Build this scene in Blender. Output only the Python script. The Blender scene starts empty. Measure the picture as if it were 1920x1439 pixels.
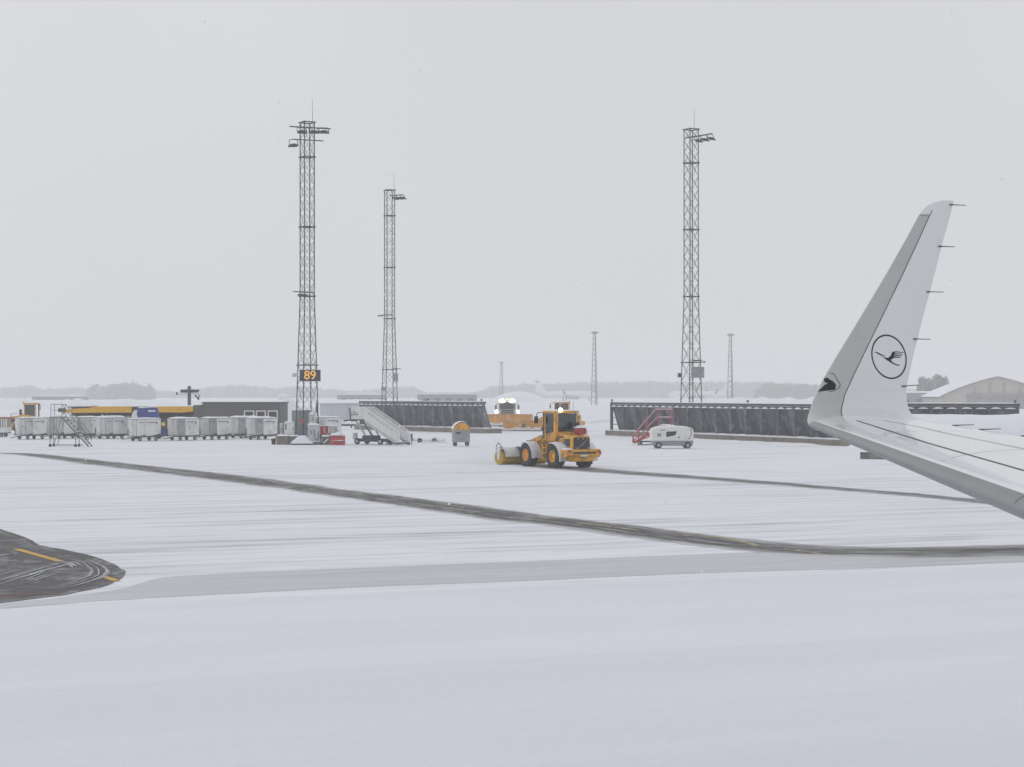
import bpy, bmesh, math, random
from mathutils import Vector, Matrix, noise
from mathutils.geometry import tessellate_polygon
R = math.radians
random.seed(7)
SC = bpy.context.scene
COL = SC.collection

# ------------------------------------------------------------------ camera, sky, sun, exposure
F, HOR, EYE = 3400.0, 738.0, 4.4          # focal length in photo pixels, horizon row, eye height in metres
cam_d = bpy.data.cameras.new('camera')
cam_d.sensor_width = 36.0
cam_d.lens = 36.0 * F / 1920.0
cam_d.shift_y = (HOR - 719.5) / 1920.0
cam_d.clip_start = 0.3
cam_d.clip_end = 12000
cam = bpy.data.objects.new('camera', cam_d)
COL.objects.link(cam)
cam.location = (0, 0, EYE)
cam.rotation_euler = (R(90), 0, 0)
SC.camera = cam

SUN_EL, SUN_AZ = 32.0, -50.0               # high diffuse sun to the front left, behind the cloud
world = bpy.data.worlds.new('World')
SC.world = world
world.use_nodes = True
wn = world.node_tree
wn.nodes.clear()
sky = wn.nodes.new('ShaderNodeTexSky')
sky.sky_type = 'NISHITA'
sky.sun_disc = False
sky.sun_elevation = R(SUN_EL)
sky.sun_rotation = R(SUN_AZ)
sky.dust_density = 4.0
hs = wn.nodes.new('ShaderNodeHueSaturation')
hs.inputs['Saturation'].default_value = 0.12
wn.links.new(sky.outputs[0], hs.inputs['Color'])
mx = wn.nodes.new('ShaderNodeMix')
mx.data_type = 'RGBA'
mx.inputs[0].default_value = 0.93          # overcast: an even grey cloud deck over the clear sky
wn.links.new(hs.outputs[0], mx.inputs[6])
mx.inputs[7].default_value = (6.05, 6.12, 6.32, 1)
bg = wn.nodes.new('ShaderNodeBackground')
bg.inputs['Strength'].default_value = 0.1
cn_ = wn.nodes.new('ShaderNodeTexNoise')           # faint unevenness of the cloud deck
cn_.inputs['Scale'].default_value = 2.2
cn_.inputs['Detail'].default_value = 3
cr_ = wn.nodes.new('ShaderNodeMapRange')
cr_.inputs[1].default_value, cr_.inputs[2].default_value, cr_.inputs[3].default_value, cr_.inputs[4].default_value = 0.3, 0.7, 0.95, 1.05
wn.links.new(cn_.outputs[0], cr_.inputs[0])
cm_ = wn.nodes.new('ShaderNodeMix')
cm_.data_type = 'RGBA'
cm_.blend_type = 'MULTIPLY'
cm_.inputs[0].default_value = 1.0
tcw = wn.nodes.new('ShaderNodeTexCoord')
wn.links.new(tcw.outputs['Generated'], cn_.inputs['Vector'])
wn.links.new(mx.outputs[2], cm_.inputs[6])
wn.links.new(cr_.outputs[0], cm_.inputs[7])
wn.links.new(cm_.outputs[2], bg.inputs['Color'])
wo = wn.nodes.new('ShaderNodeOutputWorld')
wn.links.new(bg.outputs[0], wo.inputs['Surface'])

sun_d = bpy.data.lights.new('sun', 'SUN')
sun_d.energy = 0.5
sun_d.angle = R(25)
sun_d.color = (1.0, 0.98, 0.95)
sun = bpy.data.objects.new('sun', sun_d)
COL.objects.link(sun)
sd = Vector((math.sin(R(SUN_AZ)) * math.cos(R(SUN_EL)), math.cos(R(SUN_AZ)) * math.cos(R(SUN_EL)), math.sin(R(SUN_EL))))
sun.rotation_euler = sd.to_track_quat('Z', 'Y').to_euler()

SC.view_settings.view_transform = 'Standard'
SC.view_settings.look = 'None'
SC.view_settings.exposure = 0.2
SC.view_settings.gamma = 1.0
SC.view_settings.use_curve_mapping = False
SC.render.engine = 'CYCLES'
SC.cycles.use_denoising = True
SC.cycles.max_bounces = 8
SC.cycles.diffuse_bounces = 3
SC.cycles.glossy_bounces = 3
SC.cycles.volume_bounces = 2
SC.cycles.transparent_max_bounces = 12


# ------------------------------------------------------------------ helpers
def P(px, py, Y):
    """photo pixel at depth Y -> world point"""
    return Vector(((px - 960) / F * Y, Y, EYE - (py - HOR) / F * Y))


def G(px, py):
    """photo pixel on the ground -> world point"""
    Y = EYE * F / (py - HOR)
    return Vector(((px - 960) / F * Y, Y, 0))


def X_at(px, Y):
    return (px - 960) / F * Y


def Z_at(py, Y):
    return EYE - (py - HOR) / F * Y


class MB:
    def __init__(s):
        s.v, s.f = [], []

    def add(s, vs, fs):
        o = len(s.v)
        s.v += [tuple(p) for p in vs]
        s.f += [tuple(i + o for i in q) for q in fs]
        return s

    def box(s, x0, x1, y0, y1, z0, z1):
        return s.add([(x0, y0, z0), (x1, y0, z0), (x1, y1, z0), (x0, y1, z0), (x0, y0, z1), (x1, y0, z1), (x1, y1, z1), (x0, y1, z1)],
                     [(3, 2, 1, 0), (4, 5, 6, 7), (0, 1, 5, 4), (1, 2, 6, 5), (2, 3, 7, 6), (3, 0, 4, 7)])

    def cbox(s, c, d, rz=0.0, ry=0.0, rx=0.0):
        m = Matrix.Translation(c) @ Matrix.Rotation(rz, 4, 'Z') @ Matrix.Rotation(ry, 4, 'Y') @ Matrix.Rotation(rx, 4, 'X')
        t = MB().box(-d[0] / 2, d[0] / 2, -d[1] / 2, d[1] / 2, -d[2] / 2, d[2] / 2)
        return s.add([m @ Vector(p) for p in t.v], t.f)

    def bar(s, p, q, w, h=None, up=(0, 0, 1)):
        p, q = Vector(p), Vector(q)
        h = h or w
        d = (q - p).normalized()
        u = Vector(up)
        if abs(d.dot(u)) > 0.95:
            u = Vector((0, 1, 0))
        a = d.cross(u).normalized() * (w / 2)
        b = a.cross(d).normalized() * (h / 2)
        return s.add([p - a - b, p + a - b, p + a + b, p - a + b, q - a - b, q + a - b, q + a + b, q - a + b],
                     [(0, 1, 2, 3), (7, 6, 5, 4), (4, 5, 1, 0), (5, 6, 2, 1), (6, 7, 3, 2), (7, 4, 0, 3)])

    def tube(s, p, q, r, r2=None, n=8):
        p, q = Vector(p), Vector(q)
        r2 = r if r2 is None else r2
        d = (q - p).normalized()
        u = Vector((0, 0, 1)) if abs(d.z) < 0.9 else Vector((1, 0, 0))
        a = d.cross(u).normalized()
        b = d.cross(a)
        vs = []
        for c, rr in ((p, r), (q, r2)):
            vs += [c + (a * math.cos(2 * math.pi * i / n) + b * math.sin(2 * math.pi * i / n)) * rr for i in range(n)]
        fs = [(i, (i + 1) % n, n + (i + 1) % n, n + i) for i in range(n)] + [tuple(range(n - 1, -1, -1)), tuple(range(n, 2 * n))]
        return s.add(vs, fs)

    def path(s, pts, r, n=6):
        for a, b in zip(pts[:-1], pts[1:]):
            s.tube(a, b, r, n=n)
        return s

    def prism(s, poly, a0, a1, axis='y'):
        """poly in (x,z) along y, (y,z) along x or (x,y) along z"""
        def mk(p, a):
            return {'y': (p[0], a, p[1]), 'x': (a, p[0], p[1]), 'z': (p[0], p[1], a)}[axis]
        n = len(poly)
        tri = tessellate_polygon([[Vector((p[0], p[1], 0)) for p in poly]])
        vs = [mk(p, a0) for p in poly] + [mk(p, a1) for p in poly]
        fs = [(i, (i + 1) % n, n + (i + 1) % n, n + i) for i in range(n)]
        fs += [tuple(t) for t in tri] + [tuple(i + n for i in reversed(t)) for t in tri]
        return s.add(vs, fs)

    def lathe(s, prof, c, axis='y', n=24):
        """prof: (radius, offset along the axis)"""
        vs, fs = [], []
        for i in range(n):
            a = 2 * math.pi * i / n
            for r, o in prof:
                u, w = r * math.cos(a), r * math.sin(a)
                vs.append(Vector(c) + Vector({'y': (u, o, w), 'x': (o, u, w), 'z': (u, w, o)}[axis]))
        m = len(prof)
        for i in range(n):
            j = (i + 1) % n
            for k in range(m - 1):
                fs.append((i * m + k, j * m + k, j * m + k + 1, i * m + k + 1))
        return s.add(vs, fs)

    def grid(s, fn, nu, nv):
        vs = [fn(i / nu, j / nv) for i in range(nu + 1) for j in range(nv + 1)]
        w = nv + 1
        return s.add(vs, [(i * w + j, (i + 1) * w + j, (i + 1) * w + j + 1, i * w + j + 1) for i in range(nu) for j in range(nv)])

    def snow(s, x0, x1, y0, y1, z, t, nu=10, nv=6, amp=0.35, seed=0.0, hang=0.0):
        """a cap of settled snow with rounded lumpy edges"""
        def fn(u, v):
            x, y = x0 + (x1 - x0) * u, y0 + (y1 - y0) * v
            e = min(1, min(u, 1 - u) * nu / 1.6) ** 0.5 * min(1, min(v, 1 - v) * nv / 1.6) ** 0.5
            k = noise.noise(Vector((x * 1.3 + seed, y * 1.3, seed * 3.1)))
            return (x, y, z + t * e * (1 + amp * k) - (hang * max(0, k) if e < 0.05 else 0) + 0.003)
        return s.grid(fn, nu, nv)

    def mesh(s, name, smooth=False):
        me = bpy.data.meshes.new(name)
        me.from_pydata(s.v, [], s.f)
        bm = bmesh.new()
        bm.from_mesh(me)
        bmesh.ops.recalc_face_normals(bm, faces=bm.faces)
        bm.to_mesh(me)
        bm.free()
        if smooth:
            me.polygons.foreach_set('use_smooth', [True] * len(me.polygons))
            me.set_sharp_from_angle(angle=R(38))
        return me

    def build(s, name, mat, parent=None, smooth=False, bevel=0.0):
        o = bpy.data.objects.new(name, s.mesh(name, smooth))
        COL.objects.link(o)
        o.data.materials.append(mat)
        o.parent = parent
        if bevel:
            b = o.modifiers.new('bevel', 'BEVEL')
            b.width = bevel
            b.segments = 2
            b.limit_method = 'ANGLE'
            b.harden_normals = False
        return o


def tag(o, label=None, cat=None, group=None, kind=None):
    if label:
        o['label'] = label
    if cat:
        o['category'] = cat
    if group:
        o['group'] = group
    if kind:
        o['kind'] = kind
    return o


def thing(name, label, cat, loc, rz=0.0, group=None):
    o = bpy.data.objects.new(name, None)
    COL.objects.link(o)
    o.location = loc
    o.rotation_euler = (0, 0, rz)
    o.empty_display_size = 0.2
    return tag(o, label, cat, group)


def part(name, data, mat, parent):
    """a further part that shares mesh data"""
    o = bpy.data.objects.new(name, data)
    COL.objects.link(o)
    o.parent = parent
    return o


def copy_tree(o, parent=None):
    c = o.copy()
    COL.objects.link(c)
    c.parent = parent
    for ch in list(o.children):
        copy_tree(ch, c)
    return c


def lerp_table(tab, x):
    if x <= tab[0][0]:
        return tab[0][1:]
    for a, b in zip(tab[:-1], tab[1:]):
        if x <= b[0]:
            t = (x - a[0]) / (b[0] - a[0])
            return tuple(p + (q - p) * t for p, q in zip(a[1:], b[1:]))
    return tab[-1][1:]


# ------------------------------------------------------------------ materials
def mat(name, col, rough=0.6, metal=0.0, var=0.12, scale=3.0, dirt=None, dirt_amt=0.0, bump=0.0, emit=None, emit_s=0.0, coat=0.0, stretch=(1, 1, 1)):
    m = bpy.data.materials.new(name)
    m.use_nodes = True
    nt = m.node_tree
    b = nt.nodes['Principled BSDF']
    b.inputs['Roughness'].default_value = rough
    b.inputs['Metallic'].default_value = metal
    b.inputs['Coat Weight'].default_value = coat
    b.inputs['Coat Roughness'].default_value = 0.06
    tc = nt.nodes.new('ShaderNodeNewGeometry')
    mp = nt.nodes.new('ShaderNodeMapping')
    mp.inputs['Scale'].default_value = stretch
    nt.links.new(tc.outputs['Position'], mp.inputs['Vector'])
    n1 = nt.nodes.new('ShaderNodeTexNoise')
    n1.inputs['Scale'].default_value = scale
    n1.inputs['Detail'].default_value = 6
    n1.inputs['Roughness'].default_value = 0.65
    nt.links.new(mp.outputs[0], n1.inputs['Vector'])
    r1 = nt.nodes.new('ShaderNodeMapRange')
    r1.inputs[1].default_value, r1.inputs[2].default_value = 0.3, 0.7
    r1.inputs[3].default_value, r1.inputs[4].default_value = 1 - var, 1 + var
    nt.links.new(n1.outputs[0], r1.inputs[0])
    mul = nt.nodes.new('ShaderNodeMix')
    mul.data_type = 'RGBA'
    mul.blend_type = 'MULTIPLY'
    mul.inputs[0].default_value = 1
    mul.inputs[6].default_value = (*col, 1)
    nt.links.new(r1.outputs[0], mul.inputs[7])
    out = mul.outputs[2]
    if dirt is not None:
        n2 = nt.nodes.new('ShaderNodeTexNoise')
        n2.inputs['Scale'].default_value = scale * 0.7
        n2.inputs['Detail'].default_value = 8
        n2.inputs['Roughness'].default_value = 0.7
        n2.inputs['Distortion'].default_value = 0.4
        nt.links.new(mp.outputs[0], n2.inputs['Vector'])
        r2 = nt.nodes.new('ShaderNodeMapRange')
        r2.inputs[1].default_value, r2.inputs[2].default_value = 0.62 - dirt_amt * 0.3, 0.75 - dirt_amt * 0.25
        nt.links.new(n2.outputs[0], r2.inputs[0])
        md = nt.nodes.new('ShaderNodeMix')
        md.data_type = 'RGBA'
        nt.links.new(r2.outputs[0], md.inputs[0])
        nt.links.new(out, md.inputs[6])
        md.inputs[7].default_value = (*dirt, 1)
        out = md.outputs[2]
    nt.links.new(out, b.inputs['Base Color'])
    if bump:
        bp = nt.nodes.new('ShaderNodeBump')
        bp.inputs['Strength'].default_value = bump
        bp.inputs['Distance'].default_value = 0.05
        nt.links.new(n1.outputs[0], bp.inputs['Height'])
        nt.links.new(bp.outputs[0], b.inputs['Normal'])
    if emit:
        b.inputs['Emission Color'].default_value = (*emit, 1)
        b.inputs['Emission Strength'].default_value = emit_s
    return m


SNOWC = (0.80, 0.825, 0.875)
M = {}
M['snow'] = mat('settled_snow', SNOWC, 0.9, var=0.04, scale=2, bump=0.4)
M['snow_dirty'] = mat('ploughed_snow', (0.74, 0.75, 0.78), 0.9, var=0.1, scale=2.5, bump=0.7)
M['steel'] = mat('galvanised_steel', (0.055, 0.062, 0.07), 0.6, 0.2, var=0.25, scale=1.5)
M['steel_light'] = mat('pale_steel', (0.33, 0.34, 0.35), 0.5, 0.3, var=0.15)
M['alu'] = mat('aluminium', (0.17, 0.175, 0.18), 0.45, 0.4, var=0.15)
M['orange'] = mat('orange_machine_paint', (0.76, 0.36, 0.016), 0.42, var=0.15, scale=2.5, dirt=(0.26, 0.14, 0.05), dirt_amt=0.42)
M['plough'] = mat('orange_plough_paint', (0.66, 0.29, 0.02), 0.5, var=0.15, scale=1.2, dirt=(0.75, 0.72, 0.7), dirt_amt=0.25)
M['yellow'] = mat('yellow_fascia_paint', (0.78, 0.42, 0.015), 0.45, var=0.1, scale=0.8, dirt=(0.45, 0.25, 0.03), dirt_amt=0.2, stretch=(1, 1, 4))
M['rim'] = mat('yellow_rim_paint', (0.78, 0.36, 0.02), 0.45, var=0.15, scale=4, dirt=(0.3, 0.2, 0.1), dirt_amt=0.3)
M['brush'] = mat('yellow_bristles', (0.55, 0.36, 0.02), 0.85, var=0.35, scale=9, stretch=(1, 4, 1), bump=1.0)
M['tyre'] = mat('tyre_rubber', (0.013, 0.014, 0.017), 0.8, var=0.3, scale=8, dirt=(0.3, 0.31, 0.33), dirt_amt=0.2, bump=0.4)
M['black'] = mat('black_metal', (0.012, 0.013, 0.016), 0.55, var=0.3, scale=4)
M['dark'] = mat('dark_grey_metal', (0.04, 0.043, 0.05), 0.6, var=0.3, scale=3, dirt=(0.2, 0.2, 0.21), dirt_amt=0.12)
M['grey'] = mat('grey_paint', (0.27, 0.28, 0.29), 0.55, var=0.12, scale=2, dirt=(0.5, 0.51, 0.52), dirt_amt=0.2)
M['lgrey'] = mat('light_grey_paint', (0.5, 0.51, 0.52), 0.55, var=0.1, scale=2, dirt=(0.3, 0.3, 0.3), dirt_amt=0.1)
M['white'] = mat('white_paint', (0.74, 0.74, 0.73), 0.5, var=0.06, scale=2, dirt=(0.52, 0.51, 0.49), dirt_amt=0.15)
M['fender'] = mat('snow_plastered_fender', (0.7, 0.71, 0.73), 0.8, var=0.1, scale=2.5, dirt=(0.36, 0.35, 0.35), dirt_amt=0.3, bump=0.6)
M['curtain'] = mat('white_tarpaulin', (0.72, 0.72, 0.71), 0.6, var=0.1, scale=1.6, dirt=(0.45, 0.45, 0.45), dirt_amt=0.3, bump=0.6)
M['curtain2'] = mat('grey_tarpaulin', (0.56, 0.565, 0.57), 0.65, var=0.14, scale=1.6, dirt=(0.32, 0.32, 0.33), dirt_amt=0.35, bump=0.6)
M['curtain3'] = mat('dark_grey_tarpaulin', (0.3, 0.305, 0.315), 0.65, var=0.2, scale=2.2, dirt=(0.45, 0.45, 0.46), dirt_amt=0.35, bump=0.8)
M['print'] = mat('grey_print', (0.07, 0.075, 0.085), 0.6, var=0.3, scale=6)
M['concrete'] = mat('weathered_concrete', (0.2, 0.175, 0.15), 0.85, var=0.25, scale=1.3, dirt=(0.09, 0.085, 0.075), dirt_amt=0.4, bump=0.6)
M['concrete_d'] = mat('dark_concrete', (0.13, 0.125, 0.12), 0.85, var=0.25, scale=1.8, dirt=(0.3, 0.3, 0.3), dirt_amt=0.3, bump=0.6)
M['deflect'] = mat('frosted_dark_steel', (0.058, 0.066, 0.08), 0.6, 0.0, var=0.45, scale=1.3, dirt=(0.2, 0.215, 0.25), dirt_amt=0.45, stretch=(1, 1, 0.5))
M['rib'] = mat('frosted_rib_steel', (0.10, 0.112, 0.13), 0.6, 0.0, var=0.45, scale=1.6, dirt=(0.28, 0.3, 0.33), dirt_amt=0.4)
M['wall_grey'] = mat('dark_grey_cladding', (0.105, 0.101, 0.104), 0.75, var=0.12, scale=3, dirt=(0.11, 0.11, 0.115), dirt_amt=0.3)
M['red'] = mat('red_paint', (0.42, 0.03, 0.035), 0.5, var=0.15, scale=3, dirt=(0.6, 0.55, 0.56), dirt_amt=0.15)
M['blue'] = mat('blue_tarpaulin', (0.02, 0.035, 0.26), 0.5, var=0.25, scale=2.5, bump=0.8)
M['blue_d'] = mat('dark_blue_paint', (0.015, 0.035, 0.14), 0.5, var=0.25, scale=3)
M['green'] = mat('dark_green_plastic', (0.03, 0.06, 0.03), 0.6, var=0.3, scale=3)
M['wing_white'] = mat('white_aircraft_paint', (0.74, 0.755, 0.765), 0.28, var=0.03, scale=0.8, dirt=(0.66, 0.68, 0.69), dirt_amt=0.2, coat=0.25)
M['wing_top'] = mat('pale_grey_wing_paint', (0.74, 0.76, 0.79), 0.22, var=0.03, scale=0.8, dirt=(0.66, 0.69, 0.72), dirt_amt=0.2, coat=0.7)
M['wing_le'] = mat('grey_leading_edge', (0.49, 0.495, 0.495), 0.35, 0.1, var=0.05, scale=1.2, dirt=(0.45, 0.45, 0.45), dirt_amt=0.2)
M['slat'] = mat('bare_metal_slat', (0.22, 0.223, 0.235), 0.42, 0.2, var=0.06, scale=1.5)
M['seam'] = mat('dark_sealant', (0.045, 0.05, 0.06), 0.7, var=0.2)
M['emblem'] = mat('dark_navy_decal', (0.008, 0.01, 0.025), 0.5, var=0.1)
M['sign'] = mat('navy_sign_panel', (0.012, 0.02, 0.035), 0.5, var=0.15)
M['digit'] = mat('amber_digits', (0.85, 0.42, 0.1), 0.5, var=0.08, emit=(1.0, 0.5, 0.14), emit_s=0.25)
M['lamp'] = mat('lit_work_lamp', (1, 1, 1), 0.4, var=0.0, emit=(1.0, 0.97, 0.86), emit_s=9.0)
M['amber'] = mat('lit_amber_beacon', (1, 0.5, 0.1), 0.4, var=0.0, emit=(1.0, 0.6, 0.12), emit_s=2.0)
M['beige'] = mat('beige_hangar_cladding', (0.5, 0.44, 0.375), 0.7, var=0.08, scale=0.2)
M['hangar_grey'] = mat('grey_hangar_cladding', (0.27, 0.26, 0.26), 0.7, var=0.1, scale=0.2)
M['pale_wall'] = mat('pale_blue_grey_cladding', (0.52, 0.55, 0.6), 0.7, var=0.05, scale=0.5)
M['foliage'] = mat('snow_dusted_conifer', (0.19, 0.2, 0.205), 0.9, var=0.4, scale=0.1)
M['twig'] = mat('bare_winter_twigs', (0.19, 0.175, 0.18), 0.9, var=0.3, scale=0.2)
M['trunk'] = mat('bark', (0.06, 0.05, 0.045), 0.9, var=0.3)
M['jet'] = mat('white_airliner_paint', (0.8, 0.8, 0.81), 0.4, var=0.03, scale=0.2)
M['paint_yellow'] = mat('yellow_road_paint', (0.62, 0.36, 0.05), 0.7, var=0.25, scale=3, dirt=(0.3, 0.25, 0.15), dirt_amt=0.35)
M['paint_red'] = mat('red_road_paint', (0.28, 0.08, 0.06), 0.7, var=0.25, scale=3)


def glass_mat():
    m = bpy.data.materials.new('tinted_glass')
    m.use_nodes = True
    nt = m.node_tree
    nt.nodes.clear()
    o = nt.nodes.new('ShaderNodeOutputMaterial')
    t = nt.nodes.new('ShaderNodeBsdfTransparent')
    t.inputs[0].default_value = (0.22, 0.30, 0.32, 1)
    g = nt.nodes.new('ShaderNodeBsdfGlossy')
    g.inputs['Color'].default_value = (0.8, 0.85, 0.88, 1)
    g.inputs['Roughness'].default_value = 0.08
    fr = nt.nodes.new('ShaderNodeFresnel')
    fr.inputs[0].default_value = 1.85
    mxs = nt.nodes.new('ShaderNodeMixShader')
    nt.links.new(fr.outputs[0], mxs.inputs[0])
    nt.links.new(t.outputs[0], mxs.inputs[1])
    nt.links.new(g.outputs[0], mxs.inputs[2])
    nt.links.new(mxs.outputs[0], o.inputs['Surface'])
    return m


M['glass'] = glass_mat()


def ground_mat(name, thin, dark, thr, gain, field=False):
    """wind-blown snow: streaks run along the taxiway direction and bare the asphalt between them"""
    m = bpy.data.materials.new(name)
    m.use_nodes = True
    nt = m.node_tree
    L = nt.links.new
    b = nt.nodes['Principled BSDF']
    b.inputs['Roughness'].default_value = 0.85
    ge = nt.nodes.new('ShaderNodeNewGeometry')
    rot = nt.nodes.new('ShaderNodeVectorRotate')
    rot.rotation_type = 'Z_AXIS'
    rot.inputs['Angle'].default_value = R(-23)
    L(ge.outputs['Position'], rot.inputs['Vector'])

    def nz(scale, vec, detail=6, rough=0.6, dist=0.0):
        mp = nt.nodes.new('ShaderNodeMapping')
        mp.inputs['Scale'].default_value = scale
        L(vec, mp.inputs['Vector'])
        n = nt.nodes.new('ShaderNodeTexNoise')
        n.inputs['Scale'].default_value = 1.0
        n.inputs['Detail'].default_value = detail
        n.inputs['Roughness'].default_value = rough
        n.inputs['Distortion'].default_value = dist
        L(mp.outputs[0], n.inputs['Vector'])
        return n.outputs[0]

    def mr(x, a, b_, c=0.0, d=1.0):
        r = nt.nodes.new('ShaderNodeMapRange')
        r.inputs[1].default_value, r.inputs[2].default_value, r.inputs[3].default_value, r.inputs[4].default_value = a, b_, c, d
        L(x, r.inputs[0])
        return r.outputs[0]

    def ma(op, x, y):
        q = nt.nodes.new('ShaderNodeMath')
        q.operation = op
        for k, w in enumerate((x, y)):
            if isinstance(w, (int, float)):
                q.inputs[k].default_value = w
            else:
                L(w, q.inputs[k])
        return q.outputs[0]
    v = rot.outputs[0]
    if field:
        soft = nz((0.045, 0.32, 1), v, 6, 0.55, 0.6)
        fine = nz((3.5, 4.5, 1), v, 6, 0.75)
        fac = ma('ADD', mr(soft, 0.35, 0.65, 0, 0.55), mr(fine, 0.3, 0.7, 0, 0.35))
    else:
        streak = nz((0.08, 0.95, 1), v, 8, 0.68, 0.5)
        band = nz((0.022, 0.15, 1), v, 5, 0.6, 0.4)
        fine = nz((0.22, 2.0, 1), v, 6, 0.7, 0.4)
        f1 = ma('MULTIPLY', mr(streak, thr, thr + gain), mr(band, 0.38, 0.60, 0.15, 1.0))
        f2 = mr(band, 0.60, 0.74, 0.0, 0.22)
        fac = ma('ADD', ma('ADD', f1, f2), mr(fine, 0.42, 0.75, 0.0, 0.22))
        # the apron nearest the taxiway has been driven over; snow lies deeper far off
        sep = nt.nodes.new('ShaderNodeSeparateXYZ')
        L(ge.outputs['Position'], sep.inputs[0])
        fac = ma('MULTIPLY', fac, mr(sep.outputs[1], 45, 220, 1.0, 0.5))
    mixc = nt.nodes.new('ShaderNodeMix')
    mixc.data_type = 'RGBA'
    L(fac, mixc.inputs[0])
    mixc.inputs[6].default_value = (*thin, 1)
    mixc.inputs[7].default_value = (*dark, 1)
    L(mixc.outputs[2], b.inputs['Base Color'])
    bp = nt.nodes.new('ShaderNodeBump')
    bp.inputs['Strength'].default_value = 0.35
    bp.inputs['Distance'].default_value = 0.08
    L(fac, bp.inputs['Height'])
    bp.invert = True
    L(bp.outputs[0], b.inputs['Normal'])
    return m


def swept_mat(name, base, snow_amt):
    """brushed asphalt; UV u runs along the sweep in metres, v across 0..1"""
    m = bpy.data.materials.new(name)
    m.use_nodes = True
    nt = m.node_tree
    L = nt.links.new
    b = nt.nodes['Principled BSDF']
    b.inputs['Roughness'].default_value = 0.75
    uv = nt.nodes.new('ShaderNodeUVMap')

    def nz(scale, detail=6, rough=0.6):
        mp = nt.nodes.new('ShaderNodeMapping')
        mp.inputs['Scale'].default_value = scale
        L(uv.outputs[0], mp.inputs['Vector'])
        n = nt.nodes.new('ShaderNodeTexNoise')
        n.inputs['Scale'].default_value = 1.0
        n.inputs['Detail'].default_value = detail
        n.inputs['Roughness'].default_value = rough
        L(mp.outputs[0], n.inputs['Vector'])
        return n.outputs[0]

    def ma(op, x, y):
        q = nt.nodes.new('ShaderNodeMath')
        q.operation = op
        for k, w in enumerate((x, y)):
            if isinstance(w, (int, float)):
                q.inputs[k].default_value = w
            else:
                L(w, q.inputs[k])
        return q.outputs[0]
    sep = nt.nodes.new('ShaderNodeSeparateXYZ')
    L(uv.outputs[0], sep.inputs[0])
    edge = ma('ABSOLUTE', ma('SUBTRACT', sep.outputs[1], 0.5), 0)       # 0 centre .. 0.5 edge
    s = ma('ADD', ma('MULTIPLY', nz((0.4, 6, 1), 9, 0.78), 0.8), ma('MULTIPLY', nz((0.05, 3, 1), 3), 0.35))
    s = ma('ADD', s, ma('MULTIPLY', ma('POWER', ma('MULTIPLY', edge, 2), 5), 0.35))
    r = nt.nodes.new('ShaderNodeMapRange')
    r.inputs[1].default_value, r.inputs[2].default_value, r.inputs[4].default_value = 0.66 - snow_amt, 0.95 - snow_amt, 0.9
    L(s, r.inputs[0])
    var = nz((0.6, 14, 1), 6, 0.7)
    mc = nt.nodes.new('ShaderNodeMix')
    mc.data_type = 'RGBA'
    L(var, mc.inputs[0])
    mc.inputs[6].default_value = (base[0] * 0.55, base[1] * 0.55, base[2] * 0.57, 1)
    mc.inputs[7].default_value = (base[0] * 1.5, base[1] * 1.48, base[2] * 1.45, 1)
    m2 = nt.nodes.new('ShaderNodeMix')
    m2.data_type = 'RGBA'
    L(r.outputs[0], m2.inputs[0])
    L(mc.outputs[2], m2.inputs[6])
    m2.inputs[7].default_value = (0.62, 0.63, 0.66, 1)
    L(m2.outputs[2], b.inputs['Base Color'])
    return m


# ------------------------------------------------------------------ the ground
gm = MB()
ys = [-60, -10, 10, 20, 30, 40, 55, 75, 100, 130, 170, 220, 300, 420, 600, 900, 1400, 2200, 3000]
xs = [-1500, -700, -300, -120, -60, -30, -15, 0, 15, 30, 60, 120, 300, 700, 1500]
gm.add([(x, y, 0) for y in ys for x in xs], [(j * len(xs) + i, j * len(xs) + i + 1, (j + 1) * len(xs) + i + 1, (j + 1) * len(xs) + i) for j in range(len(ys) - 1) for i in range(len(xs) - 1)])
o = gm.build('ground', ground_mat('windblown_snow_on_apron', (0.80, 0.82, 0.865), (0.175, 0.178, 0.20), 0.485, 0.33))
tag(o, 'snow covered airport apron with wind streaks', kind='structure')


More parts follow.
